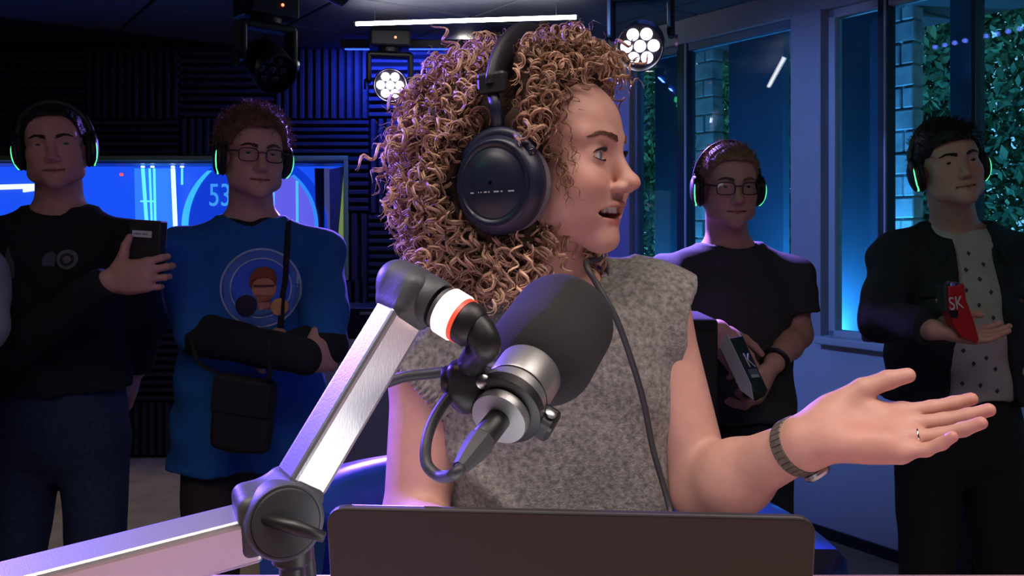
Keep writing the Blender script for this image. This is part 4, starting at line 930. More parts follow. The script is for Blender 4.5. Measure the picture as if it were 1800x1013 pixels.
MB().prism(rrect(LW, LH, .012), tl, np.array([wx, dn_, nb_]), -.006).build('lid', m_lap, lp, bevel=.0018, seg=3)
scr = MB().prism([(.008, .01), (LW-.008, .01), (LW-.008, LH-.012), (.008, LH-.012)], tl-nb_*.0062, np.array([wx, dn_, nb_]), -.0006).build('screen', emat('laptop_screen', (.95, .92, .95), 3.0), lp)
hg = tl+dn_*LH; MB().cyl(hg+wx*.04-nb_*.004, hg+wx*(LW-.04)-nb_*.004, .006, n=12).build('hinge', m_black, lp)
by = hg[1]; yv = unit(np.array((-wx[1], wx[0], 0))); xv = unit(wx*(1, 1, 0)); cb = hg+xv*LW/2+yv*.115; cb[2] = DZ+.0085
MB().box(cb, (LW, .215, .013), np.array([xv, yv, (0, 0, 1)])).build('base', m_lap, lp, bevel=.004)
for r in range(4):
    for c in range(12):
        p = cb+xv*((c-5.5)*LW*.075)+yv*(-.065+r*.022); p[2] = DZ+.0155
        MB().box(p, (LW*.066, .018, .002), np.array([xv, yv, (0, 0, 1)])).build('key', m_black, lp)
# ---- microphone boom arm
arm = thing('boom_arm', 'silver jointed microphone arm with a glowing red white ring', 'microphone arm', (-.55, .42, DZ))
m_alu = mat('brushed_aluminium', (.62, .62, .64), .33, .85, bump=.06, bscale=900, stretch=(1, 1, .02))
m_knu = mat('arm_knuckle', (.055, .060, .070), .5, bump=.08, bscale=400)
def bar(a, b, wd, hg, up, name, rnd=.004):
    """rectangular tube from a to b; width wd along the side axis, height hg along the up axis"""
    a, b = np.array(a), np.array(b); z = unit(b-a); u = unit(np.array(up)-z*np.dot(up, z)); s = np.cross(u, z)
    MB().box((a+b)/2, (wd, hg, np.linalg.norm(b-a)), np.array([s, u, z])).build(name, m_alu, arm, bevel=rnd, seg=3)
    return s, u, z
J1, J2 = P(492, 906, .60), P(742, 520, .64)     # knuckle centres
# lower bar runs to the left and towards the camera; upper bar rises to the top knuckle
A0 = P(-230, 1112, .50); A1 = P(455, 932, .602)
s1, u1, z1 = bar(A0, A1, .028, .036, (0, -.30, 1), 'lower_bar')
B0, B1 = P(526, 852, .605), P(708, 548, .637)
tdir = unit(B1-B0); lv_ = np.array((-.74, -.62, .0)); lft = unit(lv_-tdir*np.dot(lv_, tdir))
bar(B0, B1, .026, .032, lft, 'upper_bar')
def knuckle(c, ax, r, w, name='knuckle'):
    k = MB().lathe(c-unit(ax)*w/2, ax, [(r*.90, 0), (r, .003), (r, w-.003), (r*.93, w), (r*.88, w), (r*.86, w-.002)], 40).build(name, m_knu, arm, auto=35)
    return k
axk = unit(np.array((.42, -.90, .10)))
k1 = knuckle(J1+axk*.004, axk, .0265, .040); 
MB().lathe(J1+axk*.024, axk, [(.0230, 0), (.0220, .0025), (.002, .003)], 36).build('cap', mat('knuckle_cap', (.035, .037, .042), .45), k1, auto=35)
# shells that take the two bars
sh = SDF(); sh.add(rbox(J1*.62+A1*.38+(-.004, 0, .004), (.021, .0165, .0235), .008, np.array([-z1, s1, u1])), 0); sh.add(rbox(J1*.70+B0*.30, (.0185, .0165, .022), .008, np.array([np.cross(lft, tdir), lft, tdir])), .01); sh.build('knuckle_shell', .0022, m_knu, arm)
MB().tube([J1+axk*.030+(-.018, 0, .004), J1+axk*.034+(.004, 0, -.001), J1+axk*.034+(.024, -.002, -.007)], [.0035, .005, .0035], 10).build('lever', m_black, arm, smooth=True)
MB().lathe(J1+(.006, .01, -.024), (0, 0, -1), [(.014, 0), (.014, .012), (.009, .016), (.009, J1[2]-DZ-.034)], 20).build('tension_foot', m_black, arm, auto=40)
MB().cyl((J1[0]+.006, J1[1]+.01, DZ+.01), (J1[0]+.006, J1[1]+.01, DZ), .03, n=24).build('foot_plate', m_black, arm)
MB().cyl((A0[0]+.05, A0[1]+.02, DZ), (A0[0]+.05, A0[1]+.02, A0[2]), .014, n=18).build('post', m_black, arm); 
ax2 = unit(np.array((.80, -.42, -.43)))
k2 = knuckle(J2+ax2*.006, ax2, .0185, .020)
sh = SDF(); sh.add(cap(J2-ax2*.010, J2-ax2*.024, .0185, .0165), 0); sh.add(rbox(J2*.55+B1*.45-ax2*.004, (.0185, .0175, .017), .008, np.array([np.cross(lft, tdir), lft, tdir])), .012); sh.build('knuckle_shell', .002, m_knu, arm)
MB().box(J2+ax2*.0165, (.007, .034, .002), basis(ax2, (-.3, .2, 1))).build('slot', mat('slot_black', (.008, .008, .01), .6), k2)
r0 = J2+ax2*.019
MB().lathe(r0, ax2, [(.0165, 0), (.0165, .004)], 32).build('ring_seat', m_knu, arm, auto=40)
MB().lathe(r0+ax2*.0035, ax2, [(.0168, 0), (.0182, .0015), (.0182, .0135), (.0168, .015)], 40).build('light_ring', mat('ring_glow', (.8, .7, .68), .3, emit=(1, .62, .52), estr=3.2), arm, smooth=True)
MB().lathe(r0+ax2*.0183, ax2, [(.0172, 0), (.0172, .0035)], 36).build('ring_edge', mat('ring_red', (.5, .05, .03), .4, emit=(1, .10, .05), estr=.7), arm, auto=40)
e0 = r0+ax2*.0215
MB().lathe(e0, ax2, [(.0165, 0), (.0165, .008), (.013, .013)], 28).build('collar', m_black, arm, auto=40)
e1 = e0+ax2*.010; CL = P(822, 668, .655)
MB().tube(spline([e1-ax2*.006, e1+ax2*.004, e1+ax2*.010+(0, 0, -.008), e1*.6+CL*.4+ax2*.006, CL+(0, 0, .006), CL+(0, 0, -.006)], 30), np.linspace(.0125, .0098, 30), 16).build('drop_tube', m_black, arm, smooth=True)
# ---- microphone
mic = thing('microphone', 'studio microphone with black foam windscreen and silver body', 'microphone', P(870, 745, .64))
tail = P(876, 738, .635); tipm = P(1004, 545, .770); am = unit(tipm-tail); 
m_mic = mat('mic_silver', (.34, .34, .335), .38, .75, bump=.05, bscale=700)
m_fo = mat('foam_windscreen', (.027, .026, .028), .95, noise=.25, nscale=900, bump=.8, bscale=1400)
MB().lathe(tail, am, [(.0215, 0), (.0220, .002), (.0220, .008), (.0185, .0095)], 40).build('end_cap', m_mic, mic, auto=35)
MB().lathe(tail+am*.008, am, [(.0185, 0), (.0185, .006), (.0255, .008), (.0262, .012), (.0262, .024)], 44).build('rear_body', m_mic, mic, auto=35)
MB().lathe(tail+am*.0315, am, [(.0256, 0), (.0256, .003)], 44).build('groove', m_black, mic, auto=35)
MB().lathe(tail+am*.034, am, [(.0262, 0), (.0268, .002), (.0268, .034), (.026, .037)], 44).build('front_body', m_mic, mic, auto=35)
fs = SDF(); fr_m = Frame(tail, basis(am)); fs.add(rcyl((0, 0, .060), (0, 0, .170), .0455, .030), 0, fr_m); fs.build('foam_windscreen', .002, m_fo, mic)
# yoke: collar round the body, side lugs with screws
B = basis(am, (0, -1, 0)); cc = tail+am*.014
MB().lathe(cc-am*.004, am, [(.0265, 0), (.0292, .001), (.0292, .010), (.0265, .011)], 44).build('yoke_ring', m_black, mic, auto=35)
lug = unit(CL-cc-am*np.dot(CL-cc, am))
for sgn in (1, -1):
    o = cc+lug*sgn*.031+am*.010; lg = MB().box(o, (.018, .016, .024), np.array([np.cross(am, lug), lug, am])).build('lug', m_black, mic, bevel=.004)
    q = o+np.cross(lug, am)*(.010 if np.cross(lug, am)[1] < 0 else -.010); MB().lathe(q, unit(q-o), [(.0045, 0), (.0045, .002), (.0025, .003)], 16).build('screw', m_metal, lg, auto=40)
MB().tube(spline([CL, CL*.5+(cc+lug*.036)*.5+(0, 0, -.002), cc+lug*.030], 10), .0105, 14).build('yoke_arm', m_black, mic, smooth=True)
MB().lathe(CL+(-.020, 0, .0), (1, 0, 0), [(.009, 0), (.011, .003), (.011, .010), (.008, .014)], 20).build('clamp_knob', m_black, mic, auto=40)
MB().lathe(CL+(.012, -.0135, .001), (.25, -1, .1), [(.0055, 0), (.0055, .002), (.003, .004)], 16).build('screw', m_metal, mic, auto=40)
SDF().add(rbox(CL, (.015, .014, .014), .006), 0).add(cap(CL, CL+(0, .0, -.014), .013), .01).build('clamp', .002, m_black, mic)
# connector and cable
x0 = tail+am*.001; xd = unit(P(806, 826, .585)-x0)
con = MB().lathe(x0, xd, [(.0092, 0), (.0092, .026), (.0085, .027)], 28).build('connector', m_black, mic, auto=40)
MB().lathe(x0+xd*.0265, xd, [(.0098, 0), (.0104, .002), (.0095, .014), (.0072, .026), (.0055, .034), (.0048, .034)], 8).build('strain_relief', mat('strain_relief', (.045, .045, .05), .6), con)
x1 = x0+xd*.060
cb1 = tag(MB().tube(spline([x1-xd*.004, x1+xd*.006, P(775, 838, .60), P(751, 818, .61), P(749, 780, .62), P(764, 735, .635), P(795, 692, .648), P(838, 660, .672), P(870, 645, .675), P(835, 648, .680), P(760, 657, .690), P(700, 666, .685), P(640, 700, .68), P(580, 800, .665), P(540, 900, .65), (P(520, 960, .64)[0], .66, DZ+.006), (-.30, .70, DZ+.005)], 120), .0043, 10).build('microphone_cable', mat('cable_rubber', (.03, .03, .034), .5, bump=.05, bscale=400), smooth=True), 'black microphone cable looping from connector to the silver arm', 'cable')
# ---- high chair behind the woman
ch = thing('chair', 'blue high chair with a wide backrest behind the woman', 'chair', (.07, 1.3, 0))
m_seat = mat('chair_blue', (.02, .06, .22), .28, noise=.1, nscale=30, coat=.3)
def backpt(t): # left to right across the backrest, curved round the sitter
    a = math.radians(-72+144*t); return np.array((.055+.37*math.sin(a), 1.02+.33*math.cos(a), 0))
V, Fs = [], []; n1, n2 = 40, 14
for i in range(n1):
    t = i/(n1-1); b_ = backpt(t); nrm = unit(b_-(.065, 1.02, 0)); ztop = 1.122-.068*t-.03*abs(2*t-1)**4
    prof = [(-.026, .80), (-.058, ztop-.050), (-.056, ztop-.026), (-.038, ztop-.004), (-.01, ztop+.004), (.024, ztop), (.040, ztop-.016), (.042, ztop-.045), (.03, .80)]
    for (o, z) in prof: V.append(b_+nrm*o+(0, 0, z))
k = len(prof)
for i in range(n1-1):
    for j in range(k): Fs.append((i*k+j, i*k+(j+1) % k, (i+1)*k+(j+1) % k, (i+1)*k+j))
Fs += [tuple(range(k)), tuple((n1-1)*k+j for j in range(k-1, -1, -1))]
MB().add(V, Fs).build('backrest', m_seat, ch, smooth=True)
SDF().add(rbox((.065, 1.10, .74), (.26, .25, .045), .04), 0).build('seat', .008, m_seat, ch)
MB().cyl((.065, 1.12, .05), (.065, 1.12, .72), .03, n=20).build('column', m_metal, ch); MB().lathe((.065, 1.12, 0), (0, 0, 1), [(.24, 0), (.24, .012), (.05, .045), (.035, .06)], 36).build('base', m_metal, ch, auto=40)
MB().tube([(.065+.2*math.cos(a), 1.12+.2*math.sin(a), .33) for a in np.linspace(0, 2*PI, 32, endpoint=False)], .012, 10, closed=True).build('foot_ring', m_metal, ch, smooth=True)
# ---- the woman's headphones
hp = thing('headphones', 'large dark blue studio headphones over the curls', 'headphones', wf.w((0, 0, -.04)))
m_navy = mat('headphone_navy', (.012, .016, .045), .38, spec=.6); m_velour = mat('grey_velour', (.16, .15, .17), .95, bump=.5, bscale=600)
for s in LR:
    ax = unit(wf.d((s, .04, .02))); c0 = wf.w((s*.074, CUP[1], CUP[2]+.004)); up = wf.R[2]
    MB().lathe(c0, ax, [(.026, 0), (.044, .0), (.051, .006), (.052, .013), (.049, .020), (.03, .021)], 40, up=up, sy=1.04).build('ear_pad', m_velour, hp, smooth=True)
    c1 = c0+ax*.018
    cup = MB().lathe(c1, ax, [(.044, 0), (.052, .003), (.0535, .010), (.0525, .018), (.047, .026), (.0445, .0285)], 48, up=up, sy=1.06).build('cup', m_navy, hp, auto=50)
    MB().lathe(c1+ax*.0275, ax, [(.0445, 0), (.0435, .003), (.040, .0035), (.0385, .0015), (.036, .0018), (.030, .005), (.018, .0075), (.002, .0085)], 48, up=up, sy=1.06, cap=False).build('outer_cap', mat('cap_navy', (.010, .013, .034), .30, spec=.7), cup, auto=60)
    if s > 0:
        fw = unit(wf.R[1]-ax*np.dot(wf.R[1], ax)); upw = np.cross(ax, fw); upw = upw if upw[2] > 0 else -upw
        xs = -.026
        for w_, gp in ((.0045, .006), (.0012, .002), (.0012, .003), (.0035, .002), (.0016, .005), (.006, .002), (.0025, .003), (.010, 0)):
            rr = math.hypot(xs+w_/2, .010); dep = .0085-.0035*(rr/.030)**2
            MB().box(c1+ax*(.0275+dep)+fw*(xs+w_/2)-upw*.010, (w_, .0016, .0008), np.array([fw, upw, ax])).build('maker_mark', mat('pale_print', (.35, .36, .4), .5), cup); xs += w_+gp
    yk = c1+ax*.012
    MB().tube([yk+wf.R[2]*.056*math.sin(a)+wf.R[1]*.050*math.cos(a)+ax*.004 for a in np.linspace(.55, PI-.55, 20)], .0075, 10, flat=.6, up=ax).build('yoke', m_navy, hp, smooth=True)
    top = yk+wf.R[2]*.058; bl = wf.w((s*.112, -.012, .070))
    MB().tube([top-wf.R[2]*.004, top*.5+bl*.5, bl], .0075, 8, flat=.4, up=ax).build('slider', m_navy, hp, smooth=True)
    if s > 0: MB().box(top+ax*.007-wf.R[2]*.006, (.011, .011, .0016), np.array([wf.R[1], wf.R[2], ax])).build('side_label', mat('white_label', (.75, .75, .78), .5), hp)
    MB().box(bl+wf.R[2]*.010, (.036, .024, .013), np.array([wf.R[1], wf.R[2], ax])).build('slider_block', m_black, hp, bevel=.004)
pts = [wf.w((.112*math.cos(a), -.012, .055+.097*math.sin(a))) for a in np.linspace(.22, PI-.22, 33)]
MB().tube(pts, .0165, 14, flat=.42, up=wf.R[1]).build('headband', mat('band_leather', (.018, .017, .026), .45, bump=.15, bscale=200), hp, smooth=True)
cab = [wf.w((.082, .02, -.125)), P(1030, 462, .975), P(1052, 505, .955), P(1083, 560, .945), P(1112, 640, .94), P(1132, 710, .945), P(1148, 790, .95), P(1168, 860, .95), P(1178, 905, .94), P(1168, 960, .90), (.20, .86, DZ+.005)]
tag(MB().tube(spline([wf.w((-.085, .015, -.095)), wf.w((-.075, .03, -.14))]+cab[1:], 80), .0036, 10).build('headphone_cable', MATS['cable_rubber'], smooth=True), 'thin black headphone cable hanging down over the grey vest', 'cable')
# ================================================================ THE FOUR LISTENERS (and a fifth at the picture edge)
def hair_cap(fr, parent, col, thick=.010, line=.062, side=-.01, back=-.055, style='short', n=900, L=(.012, .022), rad=.0011, front=.010, seed=1, top=.0, sweep=(0, .4, .5), curl=0, wave=.016):
    g = np.random.default_rng(seed); Hs = SDF()
    Hs.add(ell((0, -.013, .028+top*.3), (.0745+thick, .0965+thick, .076+thick+top*.5)), 0, fr); Hs.add(ell((0, .032, .060), (.058+thick*.6, .050+front, .034+thick+top*.6)), .02, fr)
    def cut(p):
        q = fr.l(p); y, z, x = q[:, 1], q[:, 2], np.abs(q[:, 0])
        zm = np.interp(y, [-.12, -.05, -.005, .022, .045, .066, .12], [back, back, side, side+.022, .030, line, line])-.010*np.clip((x-.03)/.03, 0, 1)*(y > .04)
        return (zm-z)*.7*fr.s
    Hs.inter(cut); Hs.disp(lambda p: -.0025*wob(p, 150, seed)-(.004*wob(p, 70, seed*2) if thick > .012 else 0))
    m = mat('hair_%d' % seed, col, .55, vcol=True, spec=.35)
    V, Q_ = Hs.polygonize(.0048); o = meshobj('hair', npmesh('hair', V, Q_, True, np.tile(np.array(col)*.7, (len(V), 1))), m, parent)
    r = sample_surface(V, Q_, n, g); nr = grad(Hs, r); q = fr.l(r); ok = cut(r) < -.002; r, nr = r[ok], nr[ok]; k = len(r)
    d = nr*.55+fr.d(np.array(sweep))[None]*.6+g.normal(size=(k, 3))*.28; cols = np.array(col)[None]*(.6+.9*g.random((k, 1)))
    strands('hair_tufts', m, parent, r-nr*.004, d, g.uniform(L[0], L[1], k), rad, curl=curl, wave=wave, n=10 if curl else 5, sides=3, grav=.2, cols=cols, g=g)
    return Hs
def man(name_label, head, Y, yaw, pitch, roll, torso_px, tyaw, w=1.0, skin=SK['f'], stub=None, arms=None, hem=.64, shirt=None, sleeve=None, trousers=None, lip=None, TY=None, iris=(.12, .18, .22), look=(0, 0), h=.0034, sleeve_r=1.0, hem_w=1.0, lz=.94, legs=None, jaw=1.06, browc=None, neck_r=.056, fold_seed=0):
    t = thing('person', name_label, 'person', (P(torso_px, 500, Y)[0], Y, 0), 'listeners standing in the studio')
    fr = face_frame(P(head[0], head[1], Y), yaw, pitch, roll, 1.0, lz); Ze = fr.o[2]; TY = TY or Y+.03
    tf = face_frame((P(torso_px, 500, TY)[0], TY, 0), tyaw); q = lambda x, y, z: tf.w((x, y, Ze+z))
    S = SDF(); add_head(S, fr, jaw=jaw, stub=stub, lip=lip, base=skin)
    S.add(cap(fr.w((0, -.024, -.05)), q(0, -.005, -.205), neck_r, neck_r+.006), .025); S.add(cap(q(-.15*w, 0, -.262), q(.15*w, 0, -.262), .05), .04); S.add(cap(q(-.05, 0, -.215), q(.05, 0, -.215), .052), .04)
    S.add(ell(q(0, 0, -.34), (.14, .10, .13)), .05)
    C = SDF()
    C.add(loft([(Ze-hem, 0, 0, .178*w*hem_w, .128), (Ze-.52, 0, .004, .165*w*(1+(hem_w-1)*.5), .122), (Ze-.38, 0, .006, .168*w, .120), (Ze-.29, 0, 0, .165*w, .105), (Ze-.235, 0, 0, .125*w, .08), (Ze-.198, 0, -.002, .092, .080), (Ze-.176, 0, -.004, .080, .070)]), 0, tf)
    for s in LR: C.add(cap(q(s*.065, 0, -.215), q(s*.172*w, 0, -.262), .045, .058), .05)
    hands = {}
    sleeves = {}
    for s, key in ((1, 'R'), (-1, 'L')):
        A = (arms or {}).get(key)
        sh = q(s*.172*w, 0, -.268)
        if A is None: el, wr = q(s*.225*w, .01, -.53), q(s*.215*w, .06, -.76); A = {}
        else: el, wr = A['el'], A['wr']
        S.add(cap(sh, el, .048, .039), .03); S.add(cap(el, el*.6+wr*.4, .040, .037), .02); S.add(cap(el*.6+wr*.4, wr, .037, .027), .02)
        fdir = A.get('f', unit(wr-el)); n = A.get('n', tf.d((-s, .2, 0))); th = A.get('th', tf.d((0, 1, 0)))
        hands[key] = add_hand(S, wr+unit(fdir)*.008, fdir, n, th, L=.185, mcp=A.get('mcp', (18, 20, 22, 25)), pip=A.get('pip', (28, 30, 32, 34)), dip=A.get('dip', (15,)*4), spread=A.get('spread', (5, 1, -3, -8)), th=A.get('thumb'))
        ln = A.get('sleeve', 'long'); r = sleeve_r
        if ln == 'short':
            e2 = sh*(1-.62)+el*.62; C.add(cap(sh, sh*.65+e2*.35, .060*r, .061*r), .03); C.add(ccone(sh*.6+e2*.4, e2, .061*r, .063*r), .02)
        elif ln == 'elbow': C.add(cap(sh, el*.97+sh*.03, .064*r, .060*r), .03)
        elif ln == 'rolled': e3 = el*.25+wr*.75; C.add(cap(sh, el, .064*r, .054*r), .03); C.add(cap(el, e3, .054*r, .043*r), .02)
        else: C.add(cap(sh, el, .064*r, .054*r), .03); C.add(cap(el, wr-unit(wr-el)*.03, .053*r, .040*r), .02); C.add(ccone(wr-unit(wr-el)*.05, wr-unit(wr-el)*.004, .038*r, .036*r), .004)
        sleeves[key] = (sh, el, wr)
    C.sub(ell(q(0, .010, -.165), (.069, .069, .036)), .005)
    C.disp(lambda p: -.0045*wob(p, 26, fold_seed)-.0028*np.sin((p[:, 2]+.6*p[:, 0])*48+2.2*np.sin(p[:, 0]*22+fold_seed)))
    body = S.build('body', h, m_skin, t, base=skin)
    cl = C.build('shirt', .0072, shirt, t)
    eyes(fr, t, look, iris, .55); brow(fr, t, S, browc or mat('brow_dark', (.05, .03, .02), .7), -.003, .0052, 130)
    # trousers and shoes
    Tr = SDF(); Tr.add(loft([(Ze-.90, 0, 0, .06*w, .06), (Ze-.85, 0, 0, .13*w, .10), (Ze-.80, 0, 0, .165*w, .115), (Ze-.72, 0, 0, .172*w, .12), (Ze-.60, 0, .0, .150*w, .105)]), 0, tf)
    for s in LR:
        kx, ky, ax_, ay = (legs or {}).get('R' if s > 0 else 'L', (.105, .03, .12, 0))
        Tr.add(cap(q(s*.085*w, 0, -.82), q(s*kx, ky, -1.19), .094, .070), .03); Tr.add(cap(q(s*kx, ky, -1.19), tf.w((s*ax_, ay, .10)), .068, .060), .02)
        sh_ = SDF(); f0 = tf.w((s*ax_, ay+.05, .045)); sh_.add(ell(f0, (.048, .14, .045), tf.R), 0).add(cap(tf.w((s*ax_, ay-.03, .05)), tf.w((s*ax_, ay-.02, .11)), .048), .03); sh_.inter(lambda p: -p[:, 2]+.001); sh_.build('shoe', .012, mat('shoe_dark', (.03, .03, .035), .6), t)
    Tr.disp(lambda p: -.004*wob(p, 24, fold_seed+3)); Tr.build('trousers', .013, trousers, t)
    return dict(t=t, fr=fr, tf=tf, q=q, S=S, C=C, hands=hands, sl=sleeves, Ze=Ze)
m_tee_black = mat('black_sweat', (.010, .011, .016), .9, noise=.2, nscale=120, bump=.3, bscale=500)
m_jeans = mat('jeans_navy', (.022, .040, .095), .85, noise=.3, nscale=90, bump=.3, bscale=600)
m_bluetee = mat('royal_blue_sweat', (.010, .12, .42), .85, noise=.12, nscale=140, bump=.3, bscale=500)
m_greytee = mat('charcoal_tee', (.045, .045, .055), .9, noise=.15, nscale=120, bump=.3, bscale=500)
m_print = lambda n, c: mat('print_'+n, c, .8)
# ---- A: black sweatshirt, far left
A = man('person in black sweatshirt and jeans holding a small dark box', (97, 256), 2.30, 22, -2, -5, 105, 8, 1.03,
        arms={'R': dict(el=P(28, 606, 2.16), wr=P(190, 494, 2.05), f=(1, -.02, .16), n=(-.05, 1, .0), th=(0, .1, 1), mcp=(20, 24, 28, 30), pip=(58, 58, 60, 62), dip=(30,)*4, spread=(8, 3, -3, -9), thumb=[(.10, .15, .02), (.20, .30, .02), (.24, .42, .04), (.30, .52, .06)]), 'L': dict(el=P(262, 560, 2.42), wr=P(240, 650, 2.46))},
        shirt=m_tee_black, trousers=m_jeans, iris=(.08, .1, .12), look=(-10, 0), hem=.66, browc=mat('brow_b', (.03, .02, .015), .7), fold_seed=1)
hair_cap(A['fr'], A['t'], (.022, .014, .011), .007, .074, -.012, -.05, n=1100, L=(.006, .012), seed=21)
headset('green lit headset on the person in the black sweatshirt', A['fr'])
cen = A['q'](-.055, .1, -.305); Bt = np.array([-A['tf'].R[0], A['tf'].R[2], A['tf'].R[1]])
for (poly, c, nm) in ((circ(.026, 24), (.16, .16, .19), 'chest_print'), (circ(.017, 20), (.03, .03, .04), 'chest_print'), (circ(.010, 16), (.18, .18, .2), 'chest_print')): decal(nm, poly, cen+(0, 0, 0), Bt, A['C'], m_print('a%g' % len(poly), c), A['t'], off={24: .0012, 20: .0018, 16: .0024}[len(poly)])
decal('chest_print', [(-.058, -.018), (-.030, -.018), (-.026, .012), (-.036, .022), (-.052, .016), (-.060, .004)], cen, Bt, A['C'], m_print('ab', (.10, .10, .15)), A['t'])
ce2 = A['q'](.085, .1, -.315); decal('chest_print', [(-.012, .045), (.0, .028), (.016, .0), (.018, -.035), (.004, -.040), (-.016, -.010), (-.010, .004), (-.012, .02)], ce2, Bt, A['C'], m_print('ac', (.10, .08, .085)), A['t'])
bx = thing('small_box', 'dark box with white label in the hand of the black sweatshirt wearer', 'box', P(258, 470, 2.06))
Rb = np.array([unit((1, -.12, -.06)), unit((.12, 1, 0)), unit((.06, 0, 1))]); cb_ = P(259, 436, 2.085)
MB().box(cb_, (.080, .034, .135), Rb).build('carton', mat('carton_dark', (.03, .028, .032), .5), bx, bevel=.003)
MB().box(cb_+Rb[2]*.034-Rb[1]*.0175-Rb[0]*.006, (.050, .0012, .016), Rb).build('label_strip', mat('white_label', (.75, .75, .78), .5), bx)
for i, w_ in enumerate((.018, .014)): MB().box(cb_+Rb[2]*(.034)-Rb[1]*.0184+Rb[0]*(-.018+i*.02), (w_, .0006, .003), Rb).build('print_line', mat('print_grey', (.25, .25, .28), .6), bx)
# ---- B: blue sweatshirt, arms crossed
Bm = man('person with glasses and arms crossed in blue emblem sweatshirt', (446, 271), 2.30, 30, -3, 2, 442, 14, 1.08,
         arms={'R': dict(el=P(352, 588, 2.20), wr=P(540, 628, 2.04), f=(.45, .9, -.05), n=(-.9, .4, -.1), th=(0, 0, 1), sleeve='elbow'), 'L': dict(el=P(572, 606, 2.14), wr=P(505, 614, 2.14), f=(-.8, .55, -.2), n=(0, .9, -.4), th=(0, 0, 1), sleeve='elbow')},
         shirt=m_bluetee, trousers=mat('brown_trousers', (.035, .028, .030), .85, noise=.2, nscale=60), hem=.84, hem_w=1.12, look=(8, 0), skin=(.60, .34, .27), iris=(.1, .13, .15), browc=mat('brow_ginger', (.10, .05, .025), .7), fold_seed=2)
hair_cap(Bm['fr'], Bm['t'], (.22, .115, .06), .016, .070, -.004, -.045, n=1500, L=(.018, .034), rad=.0009, seed=22, top=.012, front=.018, curl=.0045, wave=.014)
headset('green lit headset on the person in the blue sweatshirt', Bm['fr'])
spectacles('dark rimmed glasses on the person in the blue sweatshirt', Bm['fr'], mat('spec_dark', (.035, .018, .022), .3))
# black undershirt sleeves
U = SDF()
for kk in 'RL':
    sh, el, wr = Bm['sl'][kk]; d = unit(wr-el); U.add(cap(el*.92+sh*.08, el, .050), 0); U.add(cap(el, wr-d*.01, .056, .044), .02)
U.disp(lambda p: -.004*wob(p, 40, 2)); U.build('undershirt_sleeves', .005, m_tee_black, Bm['t'])['label'] = 'black undershirt sleeves'
nbp = [Bm['q'](.066*math.cos(a), .004+.066*math.sin(a), -.17) for a in np.linspace(0, 2*PI, 50, endpoint=False)]; nb2 = trace(Bm['C'], np.array(nbp)+(0, 0, .06), (0, 0, -1)); MB().tube(nb2, .0065, 8, closed=True).build('collar', m_tee_black, Bm['t'], smooth=True)
# round emblem
cen = Bm['q'](-.030, .1, -.355); Bt = np.array([-Bm['tf'].R[0], Bm['tf'].R[2], Bm['tf'].R[1]]); ec = 0
def em(poly, col, nm): 
    global ec; ec += 1; col = tuple(min(.8, c*1.5) for c in col); decal('emblem_'+nm, poly, cen, Bt, Bm['C'], m_print('e%d' % ec, col), Bm['t'], off=.0010+.0006*ec, res=.010)
em(circ(.103, 48), (.30, .38, .58), 'edge'); em(circ(.098, 48), (.055, .13, .42), 'ring'); em(circ(.078, 44), (.32, .40, .62), 'line'); em(circ(.0745, 44), (.03, .10, .52), 'disc')
em([(-.055, -.048), (-.030, -.030), (-.010, -.036), (.018, -.038), (.03, -.066), (.0, -.074), (-.03, -.068)], (.05, .16, .34), 'shoulders')
em(circ(.040, 28, .008, .004, .78), (.42, .17, .10), 'face'); em([(-.012, -.026), (.022, -.026), (.026, -.055), (-.004, -.058)], (.40, .17, .11), 'neck')
em([(-.030, .012), (-.026, .036), (-.010, .052), (.012, .055), (.032, .046), (.040, .024), (.037, .004), (.031, .016), (.018, .026), (-.008, .024), (-.020, .016), (-.025, -.004)], (.20, .045, .02), 'hair')
em([(-.016, -.018), (.030, -.018), (.022, -.036), (-.008, -.036)], (.28, .10, .055), 'beard'); em([(-.018, .008), (.033, .008), (.033, .003), (-.018, .003)], (.10, .035, .04), 'glasses')
em(circ(.027, 26, -.036, -.044), (.018, .012, .03), 'dark_ball'); em(circ(.023, 26, .047, -.050), (.55, .28, .10), 'gold_ball')
# shoulder bag
bag = thing('shoulder_bag', 'black shoulder bag hanging at the blue sweatshirt', 'bag', P(430, 785, 2.12))
Rg = np.array([unit((1, -.15, -.10)), unit((.15, 1, 0)), unit((.10, 0, 1))]); bc = P(428, 728, 2.10)
SDF().add(rbox(bc, (.076, .026, .092), .018, Rg), 0).disp(lambda p: -.003*wob(p, 40)).build('pouch', .004, mat('bag_black', (.010, .009, .012), .8, bump=.3, bscale=400), bag)
MB().box(bc+Rg[2]*.045-Rg[1]*.026, (.148, .008, .085), Rg).build('flap', MATS['bag_black'], bag, bevel=.004)
def strap(pts, name='strap'):
    pts = spline(pts, 40); pr = trace(Bm['C'], np.array(pts)-np.array((0, .10, 0)), (0, 1, 0))+(0, -.006, 0); pr = pr[(np.abs(pr[:, 1]-np.median(pr[:, 1])) < .14) & (np.abs(Bm['C'].ev(pr)) < .02)]; MB().tube(pr, .0085, 8, flat=.35, up=(0, 1, 0)).build(name, MATS['bag_black'], bag, smooth=True)
strap([P(484, 378, 2.2), P(488, 430, 2.18), P(484, 510, 2.16), P(474, 592, 2.14)])
MB().tube(spline([P(336, 596, 2.12), P(352, 640, 2.10), bc+Rg[2]*.09-Rg[0]*.07], 14), .006, 8, flat=.5).build('strap', MATS['bag_black'], bag, smooth=True)
MB().tube(spline([bc+Rg[2]*.088+Rg[0]*.05, P(474, 660, 2.05), P(474, 600, 2.04)], 14), .006, 8, flat=.5).build('strap', MATS['bag_black'], bag, smooth=True)
